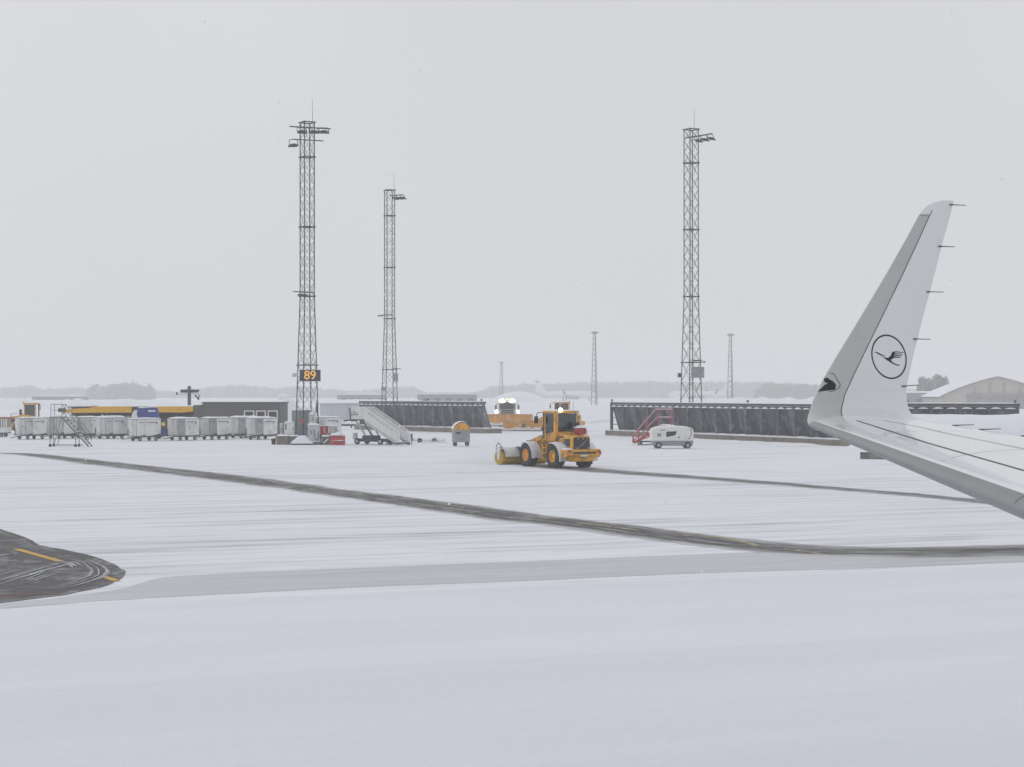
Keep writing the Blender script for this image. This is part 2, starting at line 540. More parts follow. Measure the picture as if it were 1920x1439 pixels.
def strip(name, up, lo, mat_, z, label, n=160, nv=10, jit=0.25, seed=0.0):
    """sheet between two traced edges given as photo pixels on the ground"""
    def resample(pts):
        w = [G(*p) for p in pts]
        return w
    U, Lw = resample(up), resample(lo)

    def at(poly, t):
        d = [0]
        for a, b in zip(poly[:-1], poly[1:]):
            d.append(d[-1] + (b - a).length)
        s = t * d[-1]
        for i in range(len(poly) - 1):
            if s <= d[i + 1] or i == len(poly) - 2:
                k = (s - d[i]) / max(1e-6, d[i + 1] - d[i])
                p0, p1, p2, p3 = poly[max(0, i - 1)], poly[i], poly[i + 1], poly[min(len(poly) - 1, i + 2)]
                return 0.5 * ((2 * p1) + (p2 - p0) * k + (2 * p0 - 5 * p1 + 4 * p2 - p3) * k * k + (3 * p1 - p0 - 3 * p2 + p3) * k ** 3)
    vs, uvs = [], []
    along = 0
    prev = None
    for i in range(n + 1):
        t = i / n
        a, b = at(U, t), at(Lw, t)
        c = (a + b) / 2
        if prev:
            along += (c - prev).length
        prev = c
        d = (b - a).normalized()
        a = a + d * jit * (noise.noise(Vector((along * 0.3, seed, 0))) + 0.6 * noise.noise(Vector((along * 1.5, seed, 4))))
        b = b + d * jit * (noise.noise(Vector((along * 0.3, seed + 9, 0))) + 0.6 * noise.noise(Vector((along * 1.5, seed, 8))))
        for j in range(nv + 1):
            p = a.lerp(b, j / nv)
            vs.append((p.x, p.y, z))
            uvs.append((along, j / nv))
    w = nv + 1
    fs = [(i * w + j, i * w + j + 1, (i + 1) * w + j + 1, (i + 1) * w + j) for i in range(n) for j in range(nv)]
    ob = MB().add(vs, fs).build(name, mat_)
    ul = ob.data.uv_layers.new(name='UVMap')
    for lp in ob.data.loops:
        ul.data[lp.index].uv = uvs[lp.vertex_index]
    return tag(ob, label, kind='structure')


# driven, thinly covered shoulder of the taxiway
strip('taxiway_shoulder', [(-60, 1137), (120, 1120), (235, 1103), (333, 1081), (640, 1067), (973, 1053), (1280, 1042), (1480, 1036), (1700, 1040), (1960, 1036)],
      [(-60, 1147), (120, 1132), (233, 1125), (640, 1103), (973, 1090), (1280, 1076.5), (1580, 1067), (1750, 1061), (1960, 1053)],
      ground_mat('thin_driven_snow', (0.58, 0.595, 0.63), (0.36, 0.365, 0.385), 0.45, 0.4), 0.004, 'grey strip of thin driven snow along the taxiway', jit=0.12, seed=3)
# brushed lanes
M['swept'] = swept_mat('brushed_asphalt', (0.056, 0.053, 0.053), 0.115)
M['swept2'] = swept_mat('half_brushed_asphalt', (0.062, 0.06, 0.06), 0.14)
M['asphalt'] = swept_mat('bare_asphalt', (0.06, 0.06, 0.064), 0.09)
strip('swept_lane', [(-160, 846), (0, 849.3), (67, 851), (140, 858), (267, 872), (400, 886), (533, 902), (640, 917), (773, 933), (907, 950), (1040, 968), (1173, 983), (1280, 996.5), (1380, 1008), (1480, 1018), (1580, 1025), (1680, 1026.5), (1780, 1024.5), (1920, 1021), (2050, 1017)],
      [(-160, 846.8), (0, 851), (67, 858), (167, 872), (267, 884), (400, 901), (500, 914), (640, 933.5), (773, 953), (880, 970), (1000, 983), (1140, 1003), (1280, 1021), (1380, 1033), (1480, 1040), (1580, 1044), (1680, 1046), (1780, 1046.5), (1920, 1045), (2050, 1042)],
      M['swept'], 0.008, 'long dark brushed lane curving across the snowy apron', n=420, jit=0.32, seed=1)
strip('swept_lane', [(985, 868.5), (1040, 872.5), (1105, 877.5), (1280, 890.5), (1447, 903), (1613, 917), (1747, 928), (1850, 938), (1990, 953)],
      [(955, 871), (1000, 877), (1060, 882.5), (1280, 898), (1447, 910), (1613, 923.5), (1747, 935), (1850, 946), (1990, 961)],
      M['swept2'], 0.008, 'narrow brushed lane trailing behind the sweeping wheel loader', n=260, jit=0.25, seed=2)

M['faded'] = mat('faded_line_paint', (0.42, 0.36, 0.2), 0.8, var=0.3, scale=2, dirt=(0.16, 0.15, 0.14), dirt_amt=0.5)
lane_o = bpy.data.objects['swept_lane']
for pts, w in (([(975, 976.5), (1057, 972.5)], 0.10), ([(1085, 981), (1200, 995.5)], 0.10), ([(1280, 1004.5), (1345, 1007.5), (1380, 1013), (1420, 1024)], 0.12), ([(1470, 1030), (1540, 1039.5)], 0.09), ([(775, 950), (880, 947.5)], 0.10)):
    W = [G(*p) for p in pts]
    vs, n = [], len(W)
    for i, q in enumerate(W):
        d = (W[min(n - 1, i + 1)] - W[max(0, i - 1)]).normalized()
        sd_ = Vector((-d.y, d.x, 0)) * w
        vs += [(q.x - sd_.x, q.y - sd_.y, 0.0125), (q.x + sd_.x, q.y + sd_.y, 0.0125)]
    MB().add(vs, [(2 * i, 2 * i + 1, 2 * i + 3, 2 * i + 2) for i in range(n - 1)]).build('painted_line', M['faded'], lane_o)

# bare asphalt bay at the left with markings
edge = [(-70, 975), (0, 992.5), (50, 1010), (77, 1023), (127, 1033), (173, 1043.5), (200, 1053), (219, 1061.5), (230, 1069), (234, 1076), (231.5, 1082), (223, 1088), (208, 1095), (187, 1102.5), (127, 1115), (60, 1124), (0, 1131.5), (-120, 1145)]
W = [G(*p) for p in edge]
dense = []
for i in range(len(W) - 1):
    p0, p1, p2, p3 = W[max(0, i - 1)], W[i], W[i + 1], W[min(len(W) - 1, i + 2)]
    for k in range(8):
        t = k / 8
        q = 0.5 * ((2 * p1) + (p2 - p0) * t + (2 * p0 - 5 * p1 + 4 * p2 - p3) * t * t + (3 * p1 - p0 - 3 * p2 + p3) * t ** 3)
        dense.append(q + Vector((noise.noise(q * 1.4), noise.noise(q * 1.4 + Vector((5, 0, 0))), 0)) * 0.06)
ctr = G(-60, 1075)
N_ = len(dense)
vs = [ctr + (q - ctr) * (k / 10) for k in range(1, 11) for q in dense]
fs = [(k * N_ + i, k * N_ + i + 1, (k + 1) * N_ + i + 1, (k + 1) * N_ + i) for k in range(9) for i in range(N_ - 1)]
fs += [(i, i + 1, len(vs)) for i in range(N_ - 1)]
vs.append(ctr)
ob = MB().add([(q.x, q.y, 0.012) for q in vs], fs).build('asphalt_bay', M['asphalt'])
ul = ob.data.uv_layers.new(name='UVMap')
for lp in ob.data.loops:
    c = ob.data.vertices[lp.vertex_index].co
    d = c - ctr
    # brushing follows the curved edge of the bay: u along the arc, v outwards
    k = lp.vertex_index // N_ if lp.vertex_index < N_ * 10 else 0
    ul.data[lp.index].uv = (math.atan2(d.y, d.x) * 9.0, (k + 1) / 11.0 * 0.92)
tag(ob, 'bare dark asphalt bay with rounded edge cleared of snow', kind='structure')


def line_on_ground(a, b, w, mat_, name, parent):
    a, b = G(*a), G(*b)
    d = (b - a).normalized()
    s = Vector((-d.y, d.x, 0)) * w / 2
    vs = [a - s, b - s, b + s, a + s]
    return MB().add([(q.x, q.y, 0.017) for q in vs], [(0, 1, 2, 3)]).build(name, mat_, parent)


line_on_ground((30, 1030.5), (112, 1053.5), 0.22, M['paint_yellow'], 'yellow_marking', ob)
line_on_ground((193, 1082.2), (219, 1090.5), 0.2, M['paint_yellow'], 'yellow_marking', ob)
line_on_ground((-60, 1120), (118, 1114.5), 0.1, M['paint_red'], 'red_marking', ob)

# strands of snow left by the brush on the bay
rs_ = random.Random(21)
z_st = 0.02
M['strand'] = mat('thin_brushed_snow', (0.42, 0.425, 0.45), 0.85, var=0.35, scale=5)
for pts, w, n_s in (([(-60, 1106), (0, 1090), (50, 1074), (100, 1061), (112, 1057)], 0.5, 9), ([(122, 1046), (157, 1053), (180, 1063), (187, 1073), (182, 1081), (165, 1089), (127, 1100), (83, 1107)], 0.28, 6),
                    ([(116, 1052), (140, 1056), (154, 1062), (158, 1068)], 0.3, 5), ([(-60, 1017), (0, 1016), (63, 1013)], 0.35, 4), ([(-60, 1032), (0, 1028), (82, 1023)], 0.45, 5), ([(35, 1100), (70, 1088), (110, 1073)], 0.4, 6),
                    ([(-60, 1050), (-10, 1041), (40, 1040)], 0.6, 5)):
    W = [G(*p) for p in pts]
    for _ in range(n_s):
        o1, t0, t1 = rs_.uniform(-1, 1) * w, rs_.uniform(0, 0.45), rs_.uniform(0.55, 1.0)
        th = rs_.uniform(0.012, 0.05)
        z_st += 0.0003
        vs, n = [], 26
        for i in range(n + 1):
            t = (t0 + (t1 - t0) * i / n) * (len(W) - 1)
            i0 = min(len(W) - 2, int(t))
            kk = t - i0
            p0, p1, p2, p3 = W[max(0, i0 - 1)], W[i0], W[i0 + 1], W[min(len(W) - 1, i0 + 2)]
            q = 0.5 * ((2 * p1) + (p2 - p0) * kk + (2 * p0 - 5 * p1 + 4 * p2 - p3) * kk * kk + (3 * p1 - p0 - 3 * p2 + p3) * kk ** 3)
            d = (p2 - p1).normalized()
            sd_ = Vector((-d.y, d.x, 0))
            q = q + sd_ * (o1 + 0.06 * noise.noise(Vector((t * 0.9, o1 * 7, 0))))
            ww = th * max(0.0, math.sin(math.pi * i / n)) ** 0.6 * (0.6 + 0.9 * abs(noise.noise(Vector((t * 6, o1 * 3, 4)))))
            vs += [(q.x - sd_.x * ww, q.y - sd_.y * ww, z_st), (q.x + sd_.x * ww, q.y + sd_.y * ww, z_st)]
        MB().add(vs, [(2 * i, 2 * i + 1, 2 * i + 3, 2 * i + 2) for i in range(n)]).build('snow_strand', M['strand'], ob)

# deep untouched snow of the near field, a little higher than the taxiway
E0, E1 = G(-60, 1145.5), G(1920, 1055.5)
ed = (E1 - E0).normalized()
en = Vector((ed.y, -ed.x, 0))               # towards the camera


def field(u, v):
    t = -60 + 180 * u
    w = 62 * v ** 1.6
    q = E0 + ed * t + en * w
    e = 0.10 * noise.noise(Vector((t * 0.25, 0, 0))) if v == 0 else 0
    q = q + en * e
    hgt = 0.006 + 0.09 * (1 - math.exp(-w * 1.2)) + 0.05 * noise.noise(Vector((q.x * 0.06, q.y * 0.10, 2))) * min(1, w)
    return (q.x, q.y, hgt)


tag(MB().grid(field, 150, 70).build('snow_field', ground_mat('deep_snow', (0.79, 0.81, 0.86), (0.69, 0.715, 0.775), 0, 0, True), smooth=True),
    'smooth deep snow filling the foreground', kind='structure')


# ------------------------------------------------------------------ aircraft wing and winglet (right foreground)
AL = R(28)                                   # the view looks this far aft of square to the fuselage
OUT = Vector((-math.sin(AL), math.cos(AL), 0))
AFT = Vector((math.cos(AL), math.sin(AL), 0))
TIP = P(1520, 797, 19.5)


def wing_le(s):
    return TIP - OUT * s - AFT * (0.51 * s) + Vector((0, 0, -0.064 * s))


def wing_te(s):
    return TIP + AFT * 1.5 - OUT * s - AFT * (0.27 * s) + Vector((0, 0, 0.04 - 0.056 * s))


def solve(px, py, o):
    """point of the winglet outline: outboard by o from the tip, as far aft as the outline says"""
    base = TIP + OUT * o
    k = (px - 960) / F
    a = (k * base.y - base.x) / (AFT.x - k * AFT.y)
    q = base + AFT * a
    return Vector((q.x, q.y, EYE - (py - HOR) / F * q.y))


def foil(u):
    t = 0.115
    return 5 * t * (0.2969 * math.sqrt(u) - 0.1260 * u - 0.3516 * u * u + 0.2843 * u ** 3 - 0.1036 * u ** 4)


stations = [(wing_le(s), wing_te(s)) for s in (15, 13, 11, 9.5, 8, 7, 6, 5, 4, 3, 2, 1.4, 0.9, 0.5, 0.2)]
N_WING = len(stations)
for lx, ly, tx, ty, o_ in [(1516, 797, 1724, 787.5, 0.10), (1513.5, 789, 1711, 779.5, 0.24), (1515, 780, 1704.5, 769, 0.35), (1519, 768, 1700.5, 754, 0.43), (1524.5, 750, 1699, 737, 0.50), (1534, 731, 1700.5, 722, 0.545),
                           (1543, 712, 1704, 707, 0.575), (1570, 666, 1713, 666, 0.62), (1614, 594, 1730.5, 595, 0.68), (1660, 517, 1752, 516, 0.75),
                           (1698.6, 449, 1769, 450, 0.81), (1723, 403.5, 1782, 403.5, 0.85), (1729, 395, 1784, 395, 0.857), (1737, 387, 1786, 387, 0.863), (1750, 380, 1787.5, 381, 0.87), (1766, 376.3, 1788.5, 376.8, 0.873)]:
    stations.append((solve(lx, ly, o_), solve(tx, ty, o_)))
US = [0, 0.002, 0.006, 0.012, 0.02, 0.032, 0.045, 0.07, 0.1, 0.14, 0.2, 0.25, 0.30, 0.37, 0.45, 0.55, 0.65, 0.75, 0.85, 0.93, 1.0]
ST_N = []
for i, (le, te) in enumerate(stations):
    a, b = stations[max(0, i - 1)], stations[min(len(stations) - 1, i + 1)]
    T = ((b[0] + b[1]) - (a[0] + a[1])).normalized()
    c = (te - le).normalized()
    ST_N.append(T.cross(c).normalized() * -1)
if ST_N[3].z < 0:
    ST_N = [-n for n in ST_N]


def wing_pt(t, u, side=1, off=0.0):
    """t: station number (fractional), u: chord fraction, side 1 upper/inner, -1 lower/outer"""
    t = max(0, min(len(stations) - 1.0001, t))
    i = int(t)
    k = t - i
    le = stations[i][0].lerp(stations[i + 1][0], k)
    te = stations[i][1].lerp(stations[i + 1][1], k)
    n = ST_N[i].lerp(ST_N[i + 1], k).normalized()
    c = te - le
    sc = 1.0 if t < N_WING else 0.75
    return le + c * u + n * (side * foil(u) * c.length * sc + off)


def px_of(q):
    return 960 + F * q.x / q.y, HOR + F * (EYE - q.z) / q.y


def param(px, py, lo, hi):
    """chord fraction and station of the visible (upper/inner) face at a photo pixel"""
    best = None
    t, u = (lo + hi) / 2, 0.5
    for _ in range(60):
        x0, y0 = px_of(wing_pt(t, u))
        x1, y1 = px_of(wing_pt(t + 0.01, u))
        x2, y2 = px_of(wing_pt(t, min(1, u + 0.01)))
        a, b, c, d = (x1 - x0) / 0.01, (x2 - x0) / 0.01, (y1 - y0) / 0.01, (y2 - y0) / 0.01
        det = a * d - b * c
        if abs(det) < 1e-6:
            break
        ex, ey = px - x0, py - y0
        dt = max(-1, min(1, (ex * d - b * ey) / det))
        du = max(-0.15, min(0.15, (a * ey - c * ex) / det))
        t = max(lo, min(hi, t + 0.7 * dt))
        u = max(0.001, min(0.985, u + 0.7 * du))
    return t, u


def wing_patch(mb, t0, t1, u0, u1, sides=(1, -1), sub=3):
    """skin between stations t0..t1 and chord fractions u0..u1 on the given faces"""
    tt = []
    for i in range(t0, t1):
        tt += [i + k / sub for k in range(sub)]
    tt.append(t1)
    uu = [u for u in US if u0 - 1e-6 <= u <= u1 + 1e-6]
    for sd_ in sides:
        mb.add([wing_pt(t, u, sd_) for t in tt for u in uu],
               [(i * len(uu) + j, i * len(uu) + j + 1, (i + 1) * len(uu) + j + 1, (i + 1) * len(uu) + j) for i in range(len(tt) - 1) for j in range(len(uu) - 1)])
    return mb


NW, NT = N_WING, len(stations) - 1
CAP = NW + 11                                # station where the leading edge strip of the winglet ends
wing = thing('aircraft_wing', 'white airliner wing with upturned winglet in the right foreground', 'wing', (0, 0, 0))
wing.location = stations[6][0]
W0 = -Vector(wing.location)


def wbuild(mb, name, m_, parent=wing, smooth=True):
    mb.v = [tuple(Vector(q) + W0) for q in mb.v]
    ob_ = mb.build(name, m_, parent, smooth)
    return ob_


def wing_ribbon(pts, w, name, m_, parent, lo, hi, off=0.003):
    """a thin strip lying on the skin along photo pixels"""
    q = []
    for (a, b) in zip(pts[:-1], pts[1:]):
        for k in range(6):
            q.append((a[0] + (b[0] - a[0]) * k / 6, a[1] + (b[1] - a[1]) * k / 6))
    q.append(pts[-1])
    tu = [param(x, y, lo, hi) for x, y in q]
    c = [wing_pt(t, u, 1, off) for t, u in tu]
    vs = []
    for i, p in enumerate(c):
        d = (c[min(len(c) - 1, i + 1)] - c[max(0, i - 1)]).normalized()
        n = (wing_pt(tu[i][0], tu[i][1], 1, 0.05) - wing_pt(tu[i][0], tu[i][1], 1, 0.0)).normalized()
        s = d.cross(n).normalized() * (w / 2)
        vs += [p - s, p + s]
    return wbuild(MB().add(vs, [(2 * i, 2 * i + 1, 2 * i + 3, 2 * i + 2) for i in range(len(c) - 1)]), name, m_, parent, False)


skin = MB()
wing_patch(skin, 0, NW, 0.032, 1.0)
skin_o = wbuild(skin, 'wing_skin', M['wing_top'])
wbuild(wing_patch(MB(), 0, NW, 0, 0.032), 'slat', M['slat'])
wl = MB()
wing_patch(wl, NW, NT, 0.30, 1.0)
wing_patch(wl, CAP, NT, 0, 0.30)
# close the tip of the winglet
uu = [wing_pt(NT, u, 1) for u in US] + [wing_pt(NT, u, -1) for u in reversed(US[1:-1])]
wl.add(uu, [tuple(range(len(uu)))])
winglet = wbuild(wl, 'winglet', M['wing_white'])
wbuild(wing_patch(MB(), NW, CAP, 0, 0.30), 'leading_edge_panel', M['wing_le'], winglet)


def curve_u(t0, t1, u, w, name, m_, parent, off=0.003):
    n = int((t1 - t0) * 4)
    c = [wing_pt(t0 + (t1 - t0) * i / n, u, 1, off) for i in range(n + 1)]
    d = [wing_pt(t0 + (t1 - t0) * i / n, u + 0.02, 1, off) for i in range(n + 1)]
    vs = []
    for p, q in zip(c, d):
        vs += [p, p + (q - p).normalized() * w]
    return wbuild(MB().add(vs, [(2 * i, 2 * i + 1, 2 * i + 3, 2 * i + 2) for i in range(n)]), name, m_, parent, False)


curve_u(NW + 0.4, CAP + 0.9, 0.30, 0.011, 'panel_gap', M['seam'], winglet)
wing_ribbon([(1724.5, 403.5), (1741, 403.5)], 0.007, 'panel_gap', M['seam'], winglet, NW, NT)
wing_ribbon([(1597.5, 620.5), (1610, 628), (1626.5, 635)], 0.004, 'panel_gap', M['wing_le'], winglet, NW, NT)
sur = [(NW + 6.25, 0.02), (NW + 6.2, 0.07), (NW + 5.85, 0.14), (NW + 5.3, 0.20), (NW + 4.9, 0.205), (NW + 4.55, 0.15), (NW + 4.45, 0.02)]
sm = MB()
for (ta, ua), (tb_, ub) in zip(sur[:-1], sur[1:]):
    sm.tube(W0 + wing_pt(ta, ua, 1, 0.001), W0 + wing_pt(tb_, ub, 1, 0.001), 0.0035, n=5)
sm.build('lens_surround', M['seam'], winglet)


def wing_poly(pts, name, m_, parent, lo, hi, off=0.0035):
    """a flat mark on the skin, outlined in photo pixels"""
    tri = tessellate_polygon([[Vector((x, y, 0)) for x, y in pts]])
    vs = []
    for x, y in pts:
        t, u = param(x, y, lo, hi)
        vs.append(wing_pt(t, u, 1, off))
    return wbuild(MB().add(vs, [tuple(t) for t in tri]), name, m_, parent, False)


lens = MB()


def lens_f(u, v):
    tt = NW + 4.72 + 1.33 * v
    um = lerp_table([(0.0, 0.165), (0.2, 0.165), (0.45, 0.15), (0.75, 0.10), (1.0, 0.03)], v)[0]
    ui = lerp_table([(0.0, 0.0), (0.3, 0.02), (0.5, 0.035), (0.55, 0.06), (0.62, 0.055), (0.72, 0.02), (1.0, 0.0)], v)[0]
    return wing_pt(tt, ui + (um - ui) * u, 1, 0.004)


wbuild(lens.grid(lens_f, 10, 14), 'navigation_light_lens', M['black'], winglet)
# circled crane emblem
ring = []
for rad in (1.0, 0.935):
    for i in range(64):
        a = 2 * math.pi * i / 64
        x, y = 1666.7 + 33.2 * rad * math.cos(a), 669.5 + rad * (6.7 * math.cos(a) + 41.2 * math.sin(a))
        t, u = param(x, y, NW, NT)
        ring.append(wing_pt(t, u, 1, 0.0035))
emb = wbuild(MB().add(ring, [(i, (i + 1) % 64, 64 + (i + 1) % 64, 64 + i) for i in range(64)]), 'emblem_ring', M['emblem'], winglet, False)
crane = [(-25, 585), (20, 583), (75, 592), (140, 628), (150, 650), (230, 712), (300, 735), (345, 740), (380, 728), (420, 695), (450, 640), (475, 575), (600, 568), (780, 592), (770, 608), (600, 590), (525, 600),
         (530, 615), (750, 635), (745, 650), (530, 640), (515, 655), (735, 680), (728, 693), (510, 685), (500, 700), (700, 717), (695, 733), (530, 738), (480, 765), (430, 798), (470, 850), (540, 895), (610, 922),
         (675, 930), (665, 952), (610, 950), (520, 918), (440, 872), (340, 808), (250, 738), (130, 655), (60, 615)]
wing_poly([(1640 + x / 14.39, 620 + y / 14.39) for x, y in crane], 'emblem_crane', M['emblem'], winglet, NW, NT)
wing_poly([(1640 + x / 14.39, 620 + y / 14.39) for x, y in [(150, 628), (280, 685), (265, 695), (145, 642)]], 'emblem_crane_neck', M['emblem'], winglet, NW, NT)

# wing seams, slat joint
wing_ribbon([(1606, 788.8), (1660, 806), (1740, 831), (1830, 857), (1925, 884)], 0.016, 'panel_gap', M['seam'], skin_o, 5, NW + 0.9)
wing_ribbon([(1657, 788.8), (1720, 800.5), (1790, 816.5), (1860, 830), (1925, 843.5)], 0.013, 'panel_gap', M['seam'], skin_o, 5, NW + 0.9)
wing_ribbon([(1608, 788.8), (1657, 788.6)], 0.008, 'panel_gap', M['seam'], skin_o, 5, NW + 0.9)
le_j = MB()
for sd_, us in ((1, [0, 0.004, 0.012, 0.03, 0.05, 0.08]), (-1, [0, 0.004, 0.012, 0.03])):
    tj = 5.38
    a = [wing_pt(tj - (0.10 * u / 0.08 if sd_ > 0 else 0), u, sd_, 0.003) for u in us]
    b = [wing_pt(tj + 0.008 - (0.10 * u / 0.08 if sd_ > 0 else 0), u, sd_, 0.003) for u in us]
    n = len(us)
    le_j.add(a + b, [(i, i + 1, n + i + 1, n + i) for i in range(n - 1)])
wbuild(le_j, 'slat_joint', M['seam'], wing, False)

M['rivet'] = mat('pale_panel_joint', (0.50, 0.52, 0.55), 0.5, var=0.1)
for tq, u0_, u1_ in ((5.3, 0.05, 0.95), (7.4, 0.05, 0.95), (9.6, 0.05, 0.95), (11.4, 0.05, 0.9), (14.2, 0.04, 0.85)):
    jt = MB()
    vs = []
    for i in range(17):
        u = u0_ + (u1_ - u0_) * i / 16
        vs += [wing_pt(tq, u, 1, 0.0022), wing_pt(tq + 0.012, u, 1, 0.0022)]
    jt.add(vs, [(2 * i, 2 * i + 1, 2 * i + 3, 2 * i + 2) for i in range(16)])
    wbuild(jt, 'panel_joint', M['rivet'], skin_o, False)
for tq in (NW + 4.4,):
    vs = []
    for i in range(9):
        u = 0.34 + 0.60 * i / 8
        vs += [wing_pt(tq, u, 1, 0.0018), wing_pt(tq + 0.012, u, 1, 0.0018)]
    wbuild(MB().add(vs, [(2 * i, 2 * i + 1, 2 * i + 3, 2 * i + 2) for i in range(8)]), 'panel_joint', M['rivet'], winglet, False)

# static discharge wicks on the trailing edges
for (x0, y0, x1, y1) in [(1780, 384.2, 1811, 385.4), (1759, 462.4, 1790, 463.3), (1737.5, 547.6, 1769, 548), (1712.5, 636, 1744, 636.6), (1690.5, 724.8, 1722.5, 722.4)]:
    t, u = param(x0, y0, NW, NT)
    a = wing_pt(t, u, 1, 0.004)
    Yd = a.y + 0.09
    b = P(x1, y1, Yd)
    m_ = MB()
    m_.tube(W0 + a, W0 + a.lerp(b, 0.3), 0.0085, 0.006, 6).tube(W0 + a.lerp(b, 0.3), W0 + b, 0.006, 0.0045, 6)
    m_.build('static_discharger', M['seam'], winglet)
for tq in (12.2, 11.0, 9.75):
    a = wing_pt(tq, 0.985, 1, 0.0)
    b = a + AFT * 0.3 + Vector((0, 0, 0.004))
    MB().tube(W0 + a, W0 + b, 0.007, 0.004, 6).build('static_discharger', M['seam'], wing)


# ------------------------------------------------------------------ lattice light masts
def flood(parent, x, y, z, rz, w=0.85, drop=0.35, name='floodlight'):
    """lamp housing hung from a bar on a yoke; local to the mast"""
    m = Matrix.Translation((x, y, z)) @ Matrix.Rotation(rz, 4, 'Z')
    b = MB()
    b.cbox((0.05, -0.18, -drop - 0.06), (w, 0.55, 0.10), rx=R(24))
    b.cbox((0.05, -0.18, -drop + 0.02), (w * 0.55, 0.3, 0.14), rx=R(24))
    b.v = [tuple(m @ Vector(q)) for q in b.v]
    ob_ = b.build(name, M['steel'], parent)
    k = MB()
    for s in (-1, 1):
        k.bar((s * w * 0.42, 0, 0), (s * w * 0.5 + 0.05, -0.12, -drop), 0.05)
    k.bar((-w * 0.44, 0, 0), (w * 0.44, 0, 0), 0.05)
    k.v = [tuple(m @ Vector(q)) for q in k.v]
    k.build('yoke', M['steel'], ob_)
    return ob_


def lattice_tower(label, loc, rz, a_top, a_base, secs, z_taper, top, bay):
    t = thing('light_mast', label, 'mast', loc, rz, 'tall lattice light masts on the apron')

    def hw(z):
        return (a_top if z > z_taper else a_base + (a_top - a_base) * z / z_taper) / 2
    levels = [0] + secs + [top]
    cn = [(-1, -1), (1, -1), (1, 1), (-1, 1)]
    for sx, sy in cn:
        m = MB()
        zs = [0, z_taper, top]
        for z0, z1 in zip(zs[:-1], zs[1:]):
            m.tube((sx * hw(z0), sy * hw(z0), z0), (sx * hw(z1 - 1e-4), sy * hw(z1 - 1e-4), z1), 0.047, n=6)
        m.build('leg', M['steel'], t, True)
    for z0, z1 in zip(levels[:-1], levels[1:]):
        m = MB()
        n = max(1, round((z1 - z0) / (bay * hw((z0 + z1) / 2) / hw(top) )))
        for i in range(n):
            a, b = z0 + (z1 - z0) * i / n, z0 + (z1 - z0) * (i + 1) / n
            for k in range(4):
                p, q = cn[k], cn[(k + 1) % 4]
                ha, hb = hw(a), hw(b)
                m.bar((p[0] * ha, p[1] * ha, a), (q[0] * hb, q[1] * hb, b), 0.025)
                m.bar((q[0] * ha, q[1] * ha, a), (p[0] * hb, p[1] * hb, b), 0.025)
        m.build('lattice_section', M['steel'], t)
    for z in levels[1:]:
        m = MB()
        hh = hw(z) + 0.03
        for k in range(4):
            p, q = cn[k], cn[(k + 1) % 4]
            m.bar((p[0] * hh, p[1] * hh, z), (q[0] * hh, q[1] * hh, z), 0.06, 0.1)
            m.cbox((p[0] * hh, p[1] * hh, z), (0.16, 0.16, 0.1))
        m.build('flange_frame', M['steel'], t)
    return t


YT1 = 157.0
T1 = P(576, 738, YT1); T1.z = 0
z1 = [Z_at(y, YT1) for y in (685, 556, 426, 295)]
mast = lattice_tower('tallest lattice light mast carrying the black 89 sign', T1, R(31.6), 0.92, 1.52, z1, z1[1], Z_at(230, YT1), 1.25)
inv = Matrix.Rotation(-R(31.6), 4, 'Z')


def loc1(px, py, dy=0.0):
    """photo pixel at the mast's depth -> mast-local"""
    return inv @ (P(px, py, YT1 + dy) - T1)


m = MB(); m.tube(loc1(586, 230), loc1(585.5, 186), 0.022, 0.012, 6); m.build('antenna', M['steel'], mast)
m = MB(); m.bar(loc1(543, 237.5, -0.75), loc1(620, 242, -0.75), 0.1); m.build('lamp_bar', M['steel'], mast)
for px in (565, 587, 606):
    q = loc1(px, 240, -0.8); flood(mast, q.x, q.y, q.z, -R(31.6) + R(12))
m = MB(); m.bar(loc1(548, 261.5, -0.75), loc1(606, 264.5, -0.75), 0.09); m.build('lamp_bar', M['steel'], mast)
q = loc1(550, 262, -0.8); flood(mast, q.x, q.y, q.z, -R(31.6) - R(10), 0.8, 0.5)
m = MB(); m.bar(loc1(549.5, 547, -0.7), loc1(590, 549, -0.7), 0.09); m.build('lamp_bar', M['steel'], mast)
m = MB(); m.cbox(loc1(567, 553.5, -0.8), (0.75, 0.4, 0.14)); m.build('floodlight', M['steel'], mast)
# sign and boxes on the mast
sg = MB(); sg.cbox((0, 0, 0), (1.8, 0.14, 0.98)); sgo = sg.build('number_sign', M['sign'], mast, bevel=0.015)
sgo.location = loc1(581.5, 704.5, -1.0); sgo.rotation_euler = (0, 0, -R(31.6))
tcv = bpy.data.curves.new('digits', 'FONT')
tcv.body = '89'; tcv.size = 1.06; tcv.align_x = 'CENTER'; tcv.align_y = 'CENTER'; tcv.extrude = 0.008; tcv.offset = 0.014
tob = bpy.data.objects.new('digits', tcv); COL.objects.link(tob)
bpy.context.view_layer.update()
dme = bpy.data.meshes.new_from_object(tob.evaluated_get(bpy.context.evaluated_depsgraph_get()))
bpy.data.objects.remove(tob)
dme.materials.clear(); dme.materials.append(M['digit'])
dg = bpy.data.objects.new('digits', dme); COL.objects.link(dg); dg.parent = sgo
dg.location = (0, -0.082, 0.0); dg.rotation_euler = (R(90), 0, 0)
m = MB(); m.cbox(loc1(554, 703.5, -0.9), (0.5, 0.35, 0.32), rz=-R(31.6)); m.build('lamp_box', M['lgrey'], mast)
m = MB(); m.bar(loc1(551, 706, -0.7), loc1(566, 706, -0.7), 0.06); m.build('lamp_arm', M['steel'], mast)
m = MB(); m.cbox(loc1(583, 682, -0.95), (1.1, 0.3, 0.1), rz=-R(31.6)); m.build('sign_lamp', M['lgrey'], mast)

